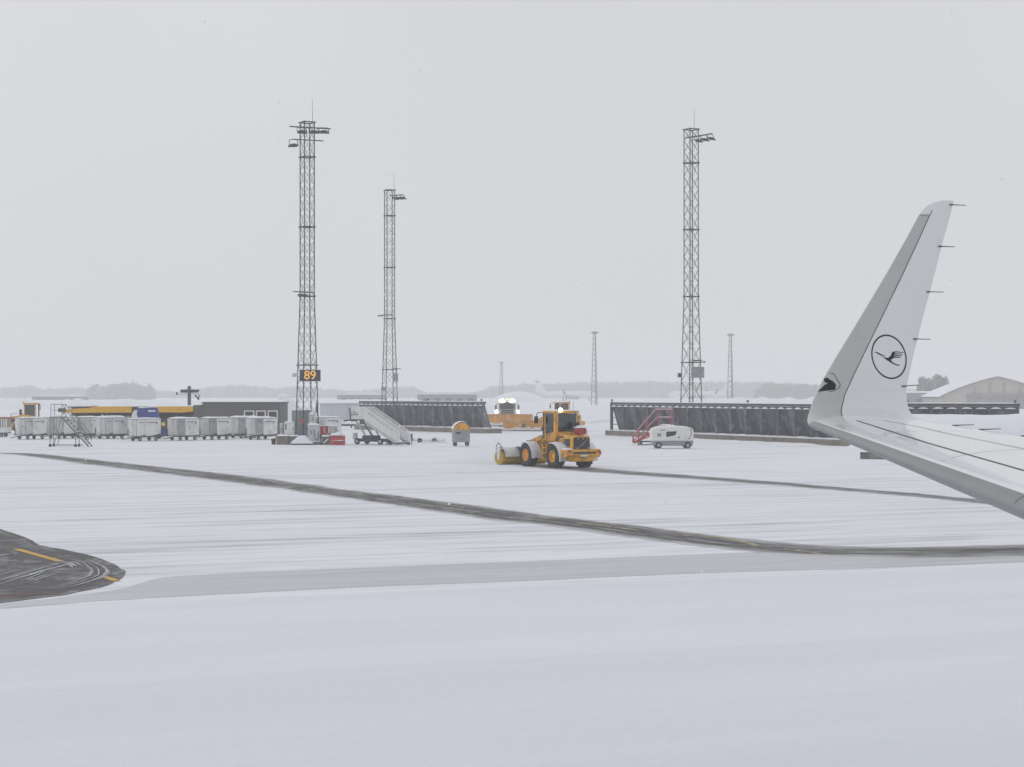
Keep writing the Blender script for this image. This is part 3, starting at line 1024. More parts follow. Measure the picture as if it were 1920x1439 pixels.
YT2 = 212.0
T2 = P(730.5, 738, YT2); T2.z = 0
z2 = [Z_at(y, YT2) for y in (693.5, 598, 502, 405)]
mast2 = lattice_tower('smallest near lattice light mast rising behind the left blast fence', T2, R(23.4), 0.95, 1.6, z2, z2[1], Z_at(357, YT2), 1.3)
inv2 = Matrix.Rotation(-R(23.4), 4, 'Z')
L2 = lambda px, py, dy=0.0: inv2 @ (P(px, py, YT2 + dy) - T2)
m = MB(); m.tube(L2(739, 357), L2(738.7, 323), 0.022, 0.012, 6); m.build('antenna', M['steel'], mast2)
m = MB(); m.bar(L2(731, 367, -0.8), L2(756, 365.5, -1.6), 0.1); m.build('lamp_bar', M['steel'], mast2)
for px, py in ((739, 367), (747, 366.5), (754, 366)):
    q = L2(px, py, -1.0); flood(mast2, q.x, q.y, q.z, -R(23.4) + R(38), 0.6, 0.32)
m = MB(); m.tube(L2(735, 591, -0.7), L2(716, 591, -0.7), 0.06, 0.05); m.cbox(L2(713, 592.5, -0.7), (0.6, 0.3, 0.14)); m.build('lamp_arm', M['steel'], mast2)
m = MB(); m.cbox(L2(741.5, 708, -0.7), (0.6, 0.35, 0.95), rz=-R(23.4)); m.build('cabinet', M['grey'], mast2)
m = MB(); m.cbox(L2(719.5, 729.5, -0.8), (0.6, 0.3, 0.4), rz=-R(23.4)); m.build('junction_box', M['grey'], mast2)
m = MB(); m.bar(L2(736, 691, -0.8), L2(752, 692, -0.8), 0.07); m.build('sign_lamp', M['steel'], mast2)

YT3 = 178.0
T3 = P(1296, 738, YT3); T3.z = 0
z3 = [Z_at(y, YT3) for y in (680, 556.5, 431, 306)]
mast3 = lattice_tower('lattice light mast standing behind the long right hand blast fence', T3, R(30.4), 1.0, 1.62, z3, z3[1], Z_at(243, YT3), 1.3)
inv3 = Matrix.Rotation(-R(30.4), 4, 'Z')
L3 = lambda px, py, dy=0.0: inv3 @ (P(px, py, YT3 + dy) - T3)
m = MB(); m.tube(L3(1301.5, 243), L3(1301.8, 203), 0.022, 0.012, 6); m.build('antenna', M['steel'], mast3)
m = MB(); m.bar(L3(1286, 259, -0.9), L3(1336, 251, -1.8), 0.11); m.build('lamp_bar', M['steel'], mast3)
for px, py in ((1307, 256), (1319, 254), (1331, 252)):
    q = L3(px, py, -1.3); flood(mast3, q.x, q.y, q.z, -R(30.4) + R(30), 0.75, 0.42)
m = MB(); m.cbox(L3(1308, 698.5, -1.1), (1.25, 0.4, 1.05), rz=-R(30.4)); m.build('cabinet', M['grey'], mast3)
m = MB(); m.cbox(L3(1274.5, 704, -0.9), (0.38, 0.3, 0.42), rz=-R(30.4)); m.build('junction_box', M['steel'], mast3)
m = MB(); m.bar(L3(1298, 676.5, -1.1), L3(1316, 676.5, -1.1), 0.14); m.cbox(L3(1320, 679, -1.1), (0.2, 0.15, 0.15)); m.build('sign_lamp', M['steel'], mast3)


# ------------------------------------------------------------------ jet blast fences
def blast_fence(label, A, B, nb, H=3.35, open_end=False, end_posts=()):
    """seen from behind: sloping deflector plates propped by triangular ribs on a concrete kerb; x along, y away from the viewer"""
    d = B - A
    Lg = d.length
    t = thing('blast_fence', label, 'blast fence', A, math.atan2(d.y, d.x), 'jet blast fences on the apron')
    bw = Lg / nb
    KZ, SET = 0.5, 0.95
    MB().box(-0.9, Lg + 0.7, -0.35, 1.9, -0.05, KZ).build('concrete_kerb', M['concrete'], t, bevel=0.03)
    sn = MB().snow(-0.88, Lg + 0.68, -0.36, 0.75, KZ, 0.13, nu=nb * 6, nv=5, amp=0.6, seed=A.x)
    sn.build('kerb_snow', M['snow'], t, True)
    # shared pieces
    pan = MB()

    def pf(u, v):
        k = v
        return (bw * u, SET * (1 - k) ** 1.15 + 0.015 * math.sin(u * math.pi * 6) + 0.02, KZ + 0.02 + (H - KZ - 0.14) * k)
    pan.grid(pf, 12, 8)
    n0 = len(pan.v)
    pan.v += [(x, y + 0.05, z) for x, y, z in pan.v]
    pan.f += [tuple(i + n0 for i in q) for q in list(pan.f)]
    pan_me = pan.mesh('deflector_panel', True)
    rib = MB().prism([(-0.02, KZ + 0.02), (-0.02, H - 0.12), (0.12, H - 0.12)] + [(SET * (1 - k) ** 1.15 - 0.02, KZ + 0.02 + (H - KZ - 0.14) * k) for k in (0.9, 0.7, 0.5, 0.3, 0.1, 0.0)], -0.02, 0.02, axis='x')
    rib.box(-0.06, 0.06, -0.12, -0.022, KZ - 0.02, H - 0.1)
    rib_me = rib.mesh('support_rib')
    ledge = MB().box(0.08, bw - 0.08, -0.16, 0.0, H - 0.40, H - 0.33)
    ledge_me = ledge.mesh('stiffener')
    ls = MB().snow(0.1, bw * 0.44, -0.19, 0.0, H - 0.335, 0.14, nu=5, nv=4).snow(bw * 0.52, bw - 0.16, -0.19, 0.0, H - 0.335, 0.12, nu=5, nv=4, seed=3)
    ls_me = ls.mesh('ledge_snow', True)
    for me_, k in ((pan_me, 'deflect'), (rib_me, 'rib'), (ledge_me, 'steel'), (ls_me, 'snow')):
        me_.materials.append(M[k])
    for i in range(nb):
        for nm, me_ in (('deflector_panel', pan_me), ('stiffener', ledge_me), ('ledge_snow', ls_me)):
            ob_ = part(nm, me_, None, t)
            ob_.location = (i * bw, 0.006 * (i % 3), 0)
    for i in range(1 if open_end else 0, nb + 1):
        ob_ = part('support_rib', rib_me, None, t)
        ob_.location = (i * bw, 0, 0)
    if open_end:
        e = MB()
        e.box(-0.13, 0.13, -0.16, 0.08, KZ, H)
        e.bar((0, 0.1, H - 0.15), (0, SET, KZ + 0.05), 0.16)
        for zz in (1.15, 1.85):
            e.bar((0, 0, zz), (0, SET * (1 - (zz - KZ) / (H - KZ)), zz), 0.07)
        e.build('end_frame', M['steel'], t)
    MB().box(-0.13, Lg + 0.1, -0.16, 0.16, H - 0.10, H + 0.12).build('top_beam', M['steel'], t)
    MB().snow(-0.15, Lg + 0.12, -0.14, 0.17, H + 0.12, 0.07, nu=nb * 3, nv=4, amp=0.5).build('beam_snow', M['snow'], t, True)
    for x in end_posts:
        MB().box(x - 0.05, x + 0.05, -0.05, 0.05, H + 0.1, H + 0.36).box(x - 0.09, x + 0.09, -0.09, 0.09, H + 0.3, H + 0.42).build('marker_light', M['steel'], t)
    return t


A1, B1 = G(1147.5, 816.6), G(1590, 836.8)
blast_fence('long dark blast fence at the right behind the red stairs', A1, B1, 16, open_end=True, end_posts=(0.0, (B1 - A1).length * 0.63))
A2, B2 = G(676, 805.5), G(908, 812.8)
blast_fence('shorter dark blast fence at the left behind the white passenger stairs', A2, B2, 13, end_posts=((B2 - A2).length * 0.22, (B2 - A2).length * 0.57, (B2 - A2).length * 0.98))
A3, B3 = Vector((X_at(1640, 156), 156, 0)), Vector((X_at(1910, 152), 152, 0))
blast_fence('blast fence at the far right showing only its top above a snowbank', A3, B3, 5, H=3.42, end_posts=((B3 - A3).length * 0.975,))


# ------------------------------------------------------------------ wheels, loaders, plough truck
def wheel(parent, x, y, z, r, w, rim_mat, outer=1, lugs=True, name='wheel', axis='y', n=28):
    """tyre with a rim; outer = +1/-1 says which way the dish faces along the axle"""
    h_ = w / 2
    ri = r * 0.52
    prof = [(ri, -h_ * 0.9), (r * 0.85, -h_), (r * 0.97, -h_ * 0.8), (r, -h_ * 0.45), (r, h_ * 0.45), (r * 0.97, h_ * 0.8), (r * 0.85, h_), (ri, h_ * 0.9)]
    m = MB().lathe(prof, (0, 0, 0), axis, n)
    if lugs:
        k = 18
        for i in range(k):
            a = 2 * math.pi * i / k
            for s in (-1, 1):
                aa = a + (math.pi / k if s > 0 else 0)
                m.cbox((math.cos(aa) * r * 0.985, s * h_ * 0.45, math.sin(aa) * r * 0.985), (0.07, w * 0.42, 0.10), ry=-aa)
    ty = m.build(name, M['tyre'], parent, True)
    ty.location = (x, y, z)
    rp = [(ri, -h_ * 0.86), (ri, h_ * 0.86), (ri * 0.88, h_ * 0.8), (ri * 0.78, h_ * 0.35), (ri * 0.45, h_ * 0.3), (ri * 0.4, h_ * 0.62), (ri * 0.22, h_ * 0.68), (0.001, h_ * 0.66)]
    rm = MB().lathe([(a, b * outer) for a, b in rp], (0, 0, 0), axis, n)
    rm.build('rim', rim_mat, ty, True)
    return ty


def loader(label, loc, heading, kind, name='wheel_loader', simple=False):
    """articulated wheel loader; x forward, y left"""
    t = thing(name, label, 'wheel loader', loc, heading, 'orange wheel loaders clearing snow')
    O, Bk, Dk = M['orange'], M['black'], M['dark']
    # engine end
    hood = MB().prism([(-2.72, 0.98), (-2.72, 1.78), (-2.62, 1.90), (-1.9, 1.97), (-1.16, 2.12), (-1.16, 0.95)], -0.64, 0.64)
    ho = hood.build('engine_hood', O, t, bevel=0.05)
    for s in (-1, 1):
        MB().box(-2.5, -1.9, s * 0.643 - 0.01, s * 0.643 + 0.01, 1.28, 1.72).build('side_vent', Dk, ho)
        MB().box(-1.8, -1.3, s * 0.646 - 0.01, s * 0.646 + 0.01, 1.05, 1.8).build('service_panel', O, ho, bevel=0.02)
    gr = MB().box(-2.79, -2.715, -0.54, 0.54, 1.02, 1.82).build('grille', Bk, t, bevel=0.03)
    MB().bar((-2.815, 0.40, 1.10), (-2.815, -0.44, 1.76), 0.025, 0.07, up=(1, 0, 0)).build('grille_bar', M['steel_light'], gr)
    MB().lathe([(0.085, -0.02), (0.085, 0.02), (0.001, 0.02)], (-2.81, -0.02, 1.43), 'x', 16).build('grille_badge', M['steel_light'], gr)
    for yy, zz in ((0.42, 1.2), (-0.42, 1.2), (0.3, 1.74), (-0.08, 1.74)):
        MB().lathe([(0.045, -0.03), (0.045, 0.0), (0.001, 0.0)], (-2.81, yy, zz), 'x', 10).build('rear_lamp', M['lgrey'], gr)
    cw = MB().prism([(-3.02, 0.80), (-2.98, 1.12), (-2.25, 1.12), (-2.25, 0.72), (-2.6, 0.62), (-2.9, 0.66)], -1.22, 1.22)
    cwo = cw.build('counterweight', O, t, bevel=0.05)
    MB().box(-3.03, -2.95, -0.85, 0.75, 0.86, 0.98).build('counterweight_slot', M['dark'], cwo)
    MB().prism([(-2.85, 0.40), (-2.9, 0.66), (-2.2, 0.70), (-2.1, 0.45)], -0.85, 0.85).build('tow_block', M['orange'], cwo, bevel=0.03)
    MB().snow(-2.95, -2.3, 0.66, 1.2, 1.12, 0.07, 6, 5).build('counterweight_snow', M['snow'], cwo, True)
    MB().box(-3.05, -2.98, -1.2, -1.06, 0.84, 0.98).build('tail_lamp', M['red'], cwo)
    MB().box(-2.3, -0.25, -0.48, 0.48, 0.45, 1.0).build('rear_chassis', Dk, t, bevel=0.03)
    MB().prism([(-0.1, 0.5), (-0.1, 1.0), (0.5, 1.55), (1.15, 1.75), (1.9, 1.1), (2.05, 0.6), (1.4, 0.45)], -0.42, 0.42).build('front_chassis', O, t, bevel=0.03)
    MB().tube((-0.15, 0, 0.45), (-0.15, 0, 1.1), 0.2).build('articulation_joint', Bk, t)
    for x in (-1.5, 1.5):
        MB().tube((x, -0.95, 0.7), (x, 0.95, 0.7), 0.19).build('axle', Dk, t)
        for s in (-1, 1):
            wheel(t, x, s * 1.0, 0.70, 0.70, 0.56, M['rim'], s)
            # fender: arc over the top and down the rear side of the wheel, packed with snow
            a0, a1, R0 = (R(72), R(196), 0.83) if x < 0 else (R(66), R(190), 0.81)
            fm = MB()

            def ff(u, v, a0=a0, a1=a1, R0=R0, x=x, s=s):
                a = a0 + (a1 - a0) * u
                rr = R0 + 0.16 * (u ** 1.5) + 0.025 * noise.noise(Vector((u * 4, v * 3, x + s)))
                yy = 0.66 + 0.68 * v
                dz = -0.03 * (2 * v - 1) ** 2
                return (x + rr * math.cos(a), s * yy, 0.70 + rr * math.sin(a) + dz)
            fm.grid(ff, 14, 6)
            n0 = len(fm.v)
            c = Vector((x, 0, 0.7))
            fm.v += [(c.x + (q[0] - c.x) * 0.93, q[1], c.z + (q[2] - c.z) * 0.93) for q in fm.v]
            fm.f += [tuple(i + n0 for i in reversed(q)) for q in list(fm.f)]
            for i in range(14):
                for j in (0, 6):
                    a, b = i * 7 + j, (i + 1) * 7 + j
                    fm.f.append((a, b, b + n0, a + n0))
            for j in range(6):
                for i in (0, 14):
                    a, b = i * 7 + j, i * 7 + j + 1
                    fm.f.append((a, b, b + n0, a + n0))
            fm.build('fender', M['fender'], t, True)
    # cab
    x0, x1, y0, y1, zb, zt = -1.14, 0.10, -0.78, 0.78, 1.42, 3.22
    cab = MB().prism([(x0, zb), (x0, 2.16), (x1 - 0.02, 1.95), (x1 + 0.06, zb)], y0, y1).build('cab', O, t, bevel=0.03)
    for nm, (px_, py_), w_ in (('rear', (x0 + 0.07, y1 - 0.07), 0.2), ('rear', (x0 + 0.05, y0 + 0.05), 0.11), ('front', (x1 - 0.06, y1 - 0.05), 0.1), ('front', (x1 - 0.06, y0 + 0.05), 0.1)):
        MB().box(px_ - w_ / 2, px_ + w_ / 2, py_ - w_ / 2, py_ + w_ / 2, 1.9, zt).build('cab_pillar', O, cab)
    ro = MB().box(x0 - 0.10, x1 + 0.18, y0 - 0.06, y1 + 0.06, zt, zt + 0.15).build('cab_roof', O, cab, bevel=0.05)
    MB().snow(x0 - 0.05, x1 + 0.12, y0, y1, zt + 0.15, 0.05, 8, 8).build('roof_snow', M['snow'], ro, True)
    for nm, b in (('rear_window', (x0 - 0.005, x0 + 0.015, y0 + 0.10, y1 - 0.17, 2.14, zt - 0.02)), ('windscreen', (x1 - 0.03, x1 - 0.01, y0 + 0.1, y1 - 0.1, 1.93, zt - 0.02)),
                  ('side_window', (x0 + 0.17, x1 - 0.11, y1 - 0.03, y1 - 0.01, 1.75, zt - 0.05)), ('side_window', (x0 + 0.1, x1 - 0.11, y0 + 0.01, y0 + 0.03, 1.75, zt - 0.05))):
        MB().box(*b).build(nm, M['glass'], cab)
    MB().box(x0 + 0.4, x0 + 0.86, -0.26, 0.26, 1.96, 2.2).box(x0 + 0.34, x0 + 0.46, -0.24, 0.24, 2.2, 2.85).build('seat', Bk, cab, bevel=0.04)
    MB().box(x1 - 0.3, x1 - 0.1, -0.3, 0.3, 1.95, 2.4).build('dashboard', Bk, cab)
    MB().box(x0 + 0.1, x1 - 0.1, -0.7, 0.7, 2.98, 3.18).build('cab_lining', Bk, cab)
    MB().tube((x0 - 0.06, 0.62, zt + 0.13), (x0 - 0.06, 0.62, zt + 0.2), 0.05).build('lamp_bracket', Bk, ro)
    MB().lathe([(0.001, -0.12), (0.10, -0.1), (0.12, 0.0), (0.08, 0.03), (0.001, 0.035)], (x0 - 0.1, 0.5, zt + 0.2), 'x', 14).build('work_lamp', M['lamp'] if kind == 'broom' else M['lgrey'], ro, True)
    # exhaust and mirrors
    MB().tube((0.35, 0.62, 1.7), (0.35, 0.62, 3.05), 0.07).tube((0.35, 0.62, 3.05), (0.35, 0.62, 3.3), 0.1).build('mirror_post', Bk, t)
    for s in (-1, 1):
        MB().path([(x1 + 0.12, s * 0.8, zt + 0.05), (x1 + 0.35, s * 1.05, zt + 0.02), (x1 + 0.38, s * 1.1, zt - 0.2)], 0.025).cbox((x1 + 0.38, s * 1.12, zt - 0.4), (0.06, 0.24, 0.42)).build('mirror', Bk, cab)
    MB().box(-0.5, -0.42, 0.78, 1.0, 0.55, 1.6).box(-0.06, 0.02, 0.78, 1.0, 0.55, 1.6).box(-0.5, 0.02, 0.8, 1.0, 0.5, 0.55).box(-0.5, 0.02, 0.8, 1.0, 0.82, 0.87).box(-0.5, 0.02, 0.8, 1.0, 1.14, 1.19).build('access_ladder', M['orange'], t)
    MB().box(-1.15, 0.1, 0.62, 1.05, 1.44, 1.5).build('running_board', Dk, t)
    MB().path([(-0.5, 1.0, 1.5), (-0.5, 1.0, 2.35), (0.0, 0.95, 2.35), (0.0, 0.95, 1.5)], 0.02).build('grab_rail', M['dark'], t)
    if kind == 'broom':
        MB().box(-2.35, -1.75, -0.62, -0.12, 1.98, 2.36).build('tool_box', M['red'], ho, bevel=0.04)
        MB().snow(-2.38, -1.72, -0.64, -0.1, 2.36, 0.16, 6, 6).build('box_snow', M['snow'], ho, True)
    MB().lathe([(0.12, 0), (0.13, 0.45), (0.18, 0.5), (0.16, 0.62), (0.001, 0.66)], (-1.5, -0.45, 2.03), 'z', 14).build('air_intake', Bk, ho, True)
    for s in (-1, 1):
        MB().path([(-2.5, s * 0.55, 1.9), (-2.5, s * 0.55, 2.2), (-1.35, s * 0.55, 2.3), (-1.35, s * 0.55, 2.08)], 0.018).build('hood_rail', Bk, ho)
        MB().box(-1.78, -1.24, s * 0.66 - 0.003, s * 0.66 + 0.003, 1.78, 1.86).build('decal_stripe', Bk, ho)
        MB().box(-2.47, -2.0, s * 0.656 - 0.003, s * 0.656 + 0.003, 1.10, 1.2).build('decal_stripe', Bk, ho)
        MB().box(-1.95, -1.9, s * 0.72, s * 1.3, 0.32, 0.75).build('mud_flap', Bk, t)
        MB().box(x0 - 0.13, x0 - 0.10, s * 0.7 - 0.07, s * 0.7 + 0.07, zt - 0.02, zt + 0.08).build('roof_lamp', M['lgrey'], ro)
        MB().box(-3.045, -3.0, s * 1.0 - 0.1, s * 1.0 + 0.1, 0.98, 1.07).build('reflector', M['red'], cwo)
    MB().bar((x0 - 0.03, 0.1, 2.2), (x0 - 0.03, -0.3, 2.75), 0.02, 0.03, up=(1, 0, 0)).build('wiper', Bk, cab)
    MB().box(-3.045, -3.015, -0.26, 0.26, 0.70, 0.80).build('number_plate', M['white'], cwo)
    MB().tube((x0 + 0.2, -0.6, zt + 0.14), (x0 + 0.15, -0.6, zt + 0.75), 0.012, 0.006, 5).build('antenna', Bk, ro)
    MB().box(-0.9, 0.35, -0.4, 0.4, 1.0, 1.42).build('transmission_cover', Bk, t)
    for yy in (-0.3, -0.12, 0.1, 0.32):
        MB().path([(-0.3, yy, 1.25), (0.1, yy * 1.2, 1.5), (0.6, yy, 1.35)], 0.028).build('hydraulic_hose', Bk, t)
    # lift arms
    for s in (-1, 1):
        MB().prism([(0.85, 1.62), (0.95, 1.9), (2.0, 1.62), (3.0, 0.95), (3.15, 0.55), (2.85, 0.5), (2.5, 0.85), (1.8, 1.35)], s * 0.45 - 0.06, s * 0.45 + 0.06).build('lift_arm', O, t, bevel=0.02)
        MB().tube((0.6, s * 0.25, 0.9), (2.2, s * 0.25, 1.25), 0.07).build('hydraulic_ram', M['dark'], t)
    if kind == 'broom':
        a = R(8)
        br = bpy.data.objects.new('sweeping_broom', None)
        COL.objects.link(br)
        br.parent = t
        br.location = (4.95, -0.62, 0)
        br.rotation_euler = (0, 0, a)
        prof = [(0.001, -1.85), (0.1, -1.85)] + [(0.43 + 0.022 * ((i % 2) * 2 - 1), -1.85 + 3.7 * i / 52) for i in range(53)] + [(0.1, 1.85), (0.001, 1.85)]
        MB().lathe(prof, (0, 0, 0.44), 'y', 40).build('brush', M['brush'], br)
        hd = MB()

        def hf(u, v):
            aa = R(62) + R(112) * u
            rr = 0.52 + 0.10 * u + 0.05 * noise.noise(Vector((u * 3, v * 7, 1)))
            return (rr * math.cos(aa) - 0.05, -1.8 + 3.6 * v, 0.42 + rr * 1.2 * math.sin(aa))
        hd.grid(hf, 12, 20)
        n0 = len(hd.v)
        hd.v += [(q[0] * 0.93, q[1], 0.42 + (q[2] - 0.42) * 0.93) for q in hd.v]
        hd.f += [tuple(i + n0 for i in reversed(q)) for q in list(hd.f)]
        hd.build('brush_hood', M['fender'], br, True)
        MB().box(-0.45, 0.1, -1.75, 1.75, 0.86, 0.92).build('hood_frame', M['dark'], br)
        for s in (-1, 1):
            MB().prism([(-0.09, 0.30), (0.09, 0.30), (0.14, 0.85), (0.02, 1.1), (-0.22, 1.0)], s * 1.86 - 0.03, s * 1.86 + 0.03).build('end_bracket', M['fender'], br)
            MB().path([(0.2, s * 1.9, 0.8), (0.16, s * 1.9, 1.15), (-0.05, s * 1.9, 1.36), (-0.42, s * 1.9, 1.05)], 0.022).build('marker_bow', Bk, br)
        MB().prism([(-1.6, 0.45), (-1.6, 1.1), (-0.5, 1.05), (-0.3, 0.8)], -0.6, 0.6).build('mounting_frame', Dk, br, bevel=0.03)
        MB().box(-1.55, -0.25, -0.75, 0.75, 1.08, 1.14).build('frame_plate', M['fender'], br)
        for k in range(5):
            yy = -0.3 + 0.17 * k
            MB().path([(-1.4, yy, 1.1), (-1.15, yy + 0.1, 1.42 + 0.07 * (k % 3)), (-0.85, yy + 0.15, 1.3), (-0.6, yy + 0.2, 1.1)], 0.028).build('hydraulic_hose', Bk, br)
        MB().box(-1.25, -1.05, 0.05, 0.3, 1.14, 1.5).box(-1.2, -0.9, 0.4, 0.55, 1.14, 1.42).build('valve_block', Bk, br)
    elif kind == 'blade':
        bl = bpy.data.objects.new('plough_blade', None)
        COL.objects.link(bl)
        bl.parent = t
        bl.location = (4.75, 0.35, 0)
        bl.rotation_euler = (0, 0, R(52))
        blade(bl, 4.7, 1.22)
        MB().prism([(2.9, 0.4), (2.9, 0.9), (4.7, 0.8), (4.7, 0.4)], -0.3, 0.5).build('blade_mount', Dk, t)
    return t


def blade(bl, Lg, Hh):
    """curved snow plough blade; faces +x, long axis y"""
    m = MB()

    def f(u, v):
        z = 0.06 + Hh * v
        x = 0.26 * (2 * v - 1) ** 2 - 0.1 + (0.12 if v > 0.93 else 0)
        k = 1 if v < 0.85 else 1 - 0.035 * ((v - 0.85) / 0.15) ** 2
        return (x, (-Lg / 2 + Lg * u) * k, z)
    m.grid(f, 24, 10)
    n0 = len(m.v)
    m.v += [(q[0] - 0.06, q[1], q[2]) for q in m.v]
    m.f += [tuple(i + n0 for i in reversed(q)) for q in list(m.f)]
    m.build('mouldboard', M['plough'], bl, True)
    for yy in [(-0.5 + (k + 0.5) / 6) * Lg for k in range(6)]:
        MB().prism([(-0.16, 0.1), (0.1, 0.1), (-0.1, Hh * 0.55), (0.08, Hh), (-0.16, Hh)], yy - 0.02, yy + 0.02).build('stiffening_rib', M['plough'], bl)
    MB().box(-0.02, 0.2, -Lg / 2, Lg / 2, 0.0, 0.10).build('cutting_edge', M['dark'], bl)
    s = MB()

    def sf(u, v):
        yy = -Lg / 2 * 0.99 + Lg * 0.98 * u
        k = 0.22 + 0.18 * noise.noise(Vector((yy * 0.9, 0, 5))) + 0.1 * noise.noise(Vector((yy * 3, 2, 5)))
        return (-0.02 + 0.42 * math.sin(v * math.pi) ** 0.8 * (1 - v * 0.5) - 0.03 * v, yy, max(0.01, (k + 0.1) * v * Hh + 0.01))
    s.grid(sf, 30, 5)
    s.build('pushed_snow', M['snow_dirty'], bl, True)


# the loader that sweeps, seen from behind on its left side
HD = Vector((-0.52, 0.854, 0))
loader('orange wheel loader with yellow sweeping broom in the middle of the apron', (2.65, 108.7, 0), math.atan2(HD.y, HD.x), 'broom')
# the loader behind it, driving left with a plough
q = G(1046, 808)
loader('orange wheel loader with plough half hidden behind the sweeping loader', q, R(203), 'blade')
q = P(66, 738, 196); q.z = 0
loader('yellow wheel loader whose cab shows above the leftmost baggage carts', q, R(12), None)


# plough truck facing the camera with its lamps lit
q = G(951, 800.5)
tr = thing('plough_truck', 'snow plough truck with bright lamps lit facing the camera', 'truck', q, R(-90))
MB().prism([(-1.2, 0.9), (-1.2, 3.3), (-1.0, 3.45), (0.75, 3.4), (1.0, 2.35), (1.05, 0.9)], -1.12, 1.12).build('cab', M['grey'], tr, bevel=0.08)
MB().add([(1.005, -0.98, 2.36), (1.005, 0.98, 2.36), (0.80, 0.92, 3.25), (0.80, -0.92, 3.25), (1.03, -0.98, 2.36), (1.03, 0.98, 2.36), (0.825, 0.92, 3.25), (0.825, -0.92, 3.25)],
         [(0, 1, 2, 3), (4, 5, 6, 7), (0, 1, 5, 4), (2, 3, 7, 6), (1, 2, 6, 5), (3, 0, 4, 7)]).build('windscreen', M['black'], tr)
gq = MB().box(1.052, 1.09, -0.8, 0.8, 1.15, 2.2).build('radiator_grille', M['dark'], tr)
for z in (1.35, 1.55, 1.75, 1.95):
    MB().box(1.09, 1.11, -0.75, 0.75, z, z + 0.05).build('grille_bar', M['lgrey'], gq)
MB().box(1.0, 1.3, -1.2, 1.2, 0.6, 0.95).build('bumper', M['lgrey'], tr, bevel=0.04)
MB().box(-5.2, -1.3, -1.15, 1.15, 1.3, 3.1).build('spreader_body', M['grey'], tr, bevel=0.06)
MB().box(-5.4, 0.9, -0.45, 0.45, 0.6, 1.05).build('chassis', M['dark'], tr)
for x in (0.2, -2.6, -4.0):
    for s in (-1, 1):
        wheel(tr, x, s * 0.98, 0.52, 0.52, 0.34, M['lgrey'], s, lugs=False, n=20)
for s in (-1, 1):
    MB().path([(0.85, s * 1.12, 3.0), (1.05, s * 1.45, 3.0), (1.05, s * 1.48, 2.5)], 0.03).cbox((1.05, s * 1.48, 2.55), (0.1, 0.26, 0.6)).build('mirror', M['dark'], tr)
    lb = MB().lathe([(0.001, 0.06), (0.33, 0.04), (0.35, -0.08), (0.2, -0.2), (0.001, -0.2)], (0.98, s * 0.66, 3.42), 'x', 20)
    lb.v = [(a, s * 0.66 + (b - s * 0.66) * 1.15, 3.42 + (c - 3.42) * 0.72) for a, b, c in lb.v]
    lb.build('roof_lamp', M['lamp'], tr, True)
    MB().path([(1.1, s * 1.2, 1.35), (1.3, s * 1.4, 1.6), (1.3, s * 1.4, 1.85)], 0.05).build('lamp_arm', M['dark'], tr)
    MB().lathe([(0.001, 0.05), (0.19, 0.03), (0.2, -0.06), (0.001, -0.14)], (1.32, s * 1.42, 2.0), 'x', 18).build('plough_headlamp', M['lamp'], tr, True)
MB().box(-0.1, 0.3, -0.9, 0.9, 3.44, 3.52).build('beacon_bar', M['dark'], tr)
MB().lathe([(0.12, 0), (0.13, 0.14), (0.07, 0.24), (0.001, 0.25)], (0.1, 0.0, 3.52), 'z', 12).build('beacon', M['amber'], tr, True)
bl = bpy.data.objects.new('plough_blade', None); COL.objects.link(bl); bl.parent = tr
bl.location = (2.7, 0.25, 0.12); bl.rotation_euler = (0, 0, R(12)); bl.scale = (1, 1, 1)
blade(bl, 6.4, 1.5)
MB().prism([(1.2, 0.4), (1.2, 1.0), (2.5, 0.9), (2.5, 0.4)], -0.7, 0.7).build('plough_mount', M['dark'], tr)


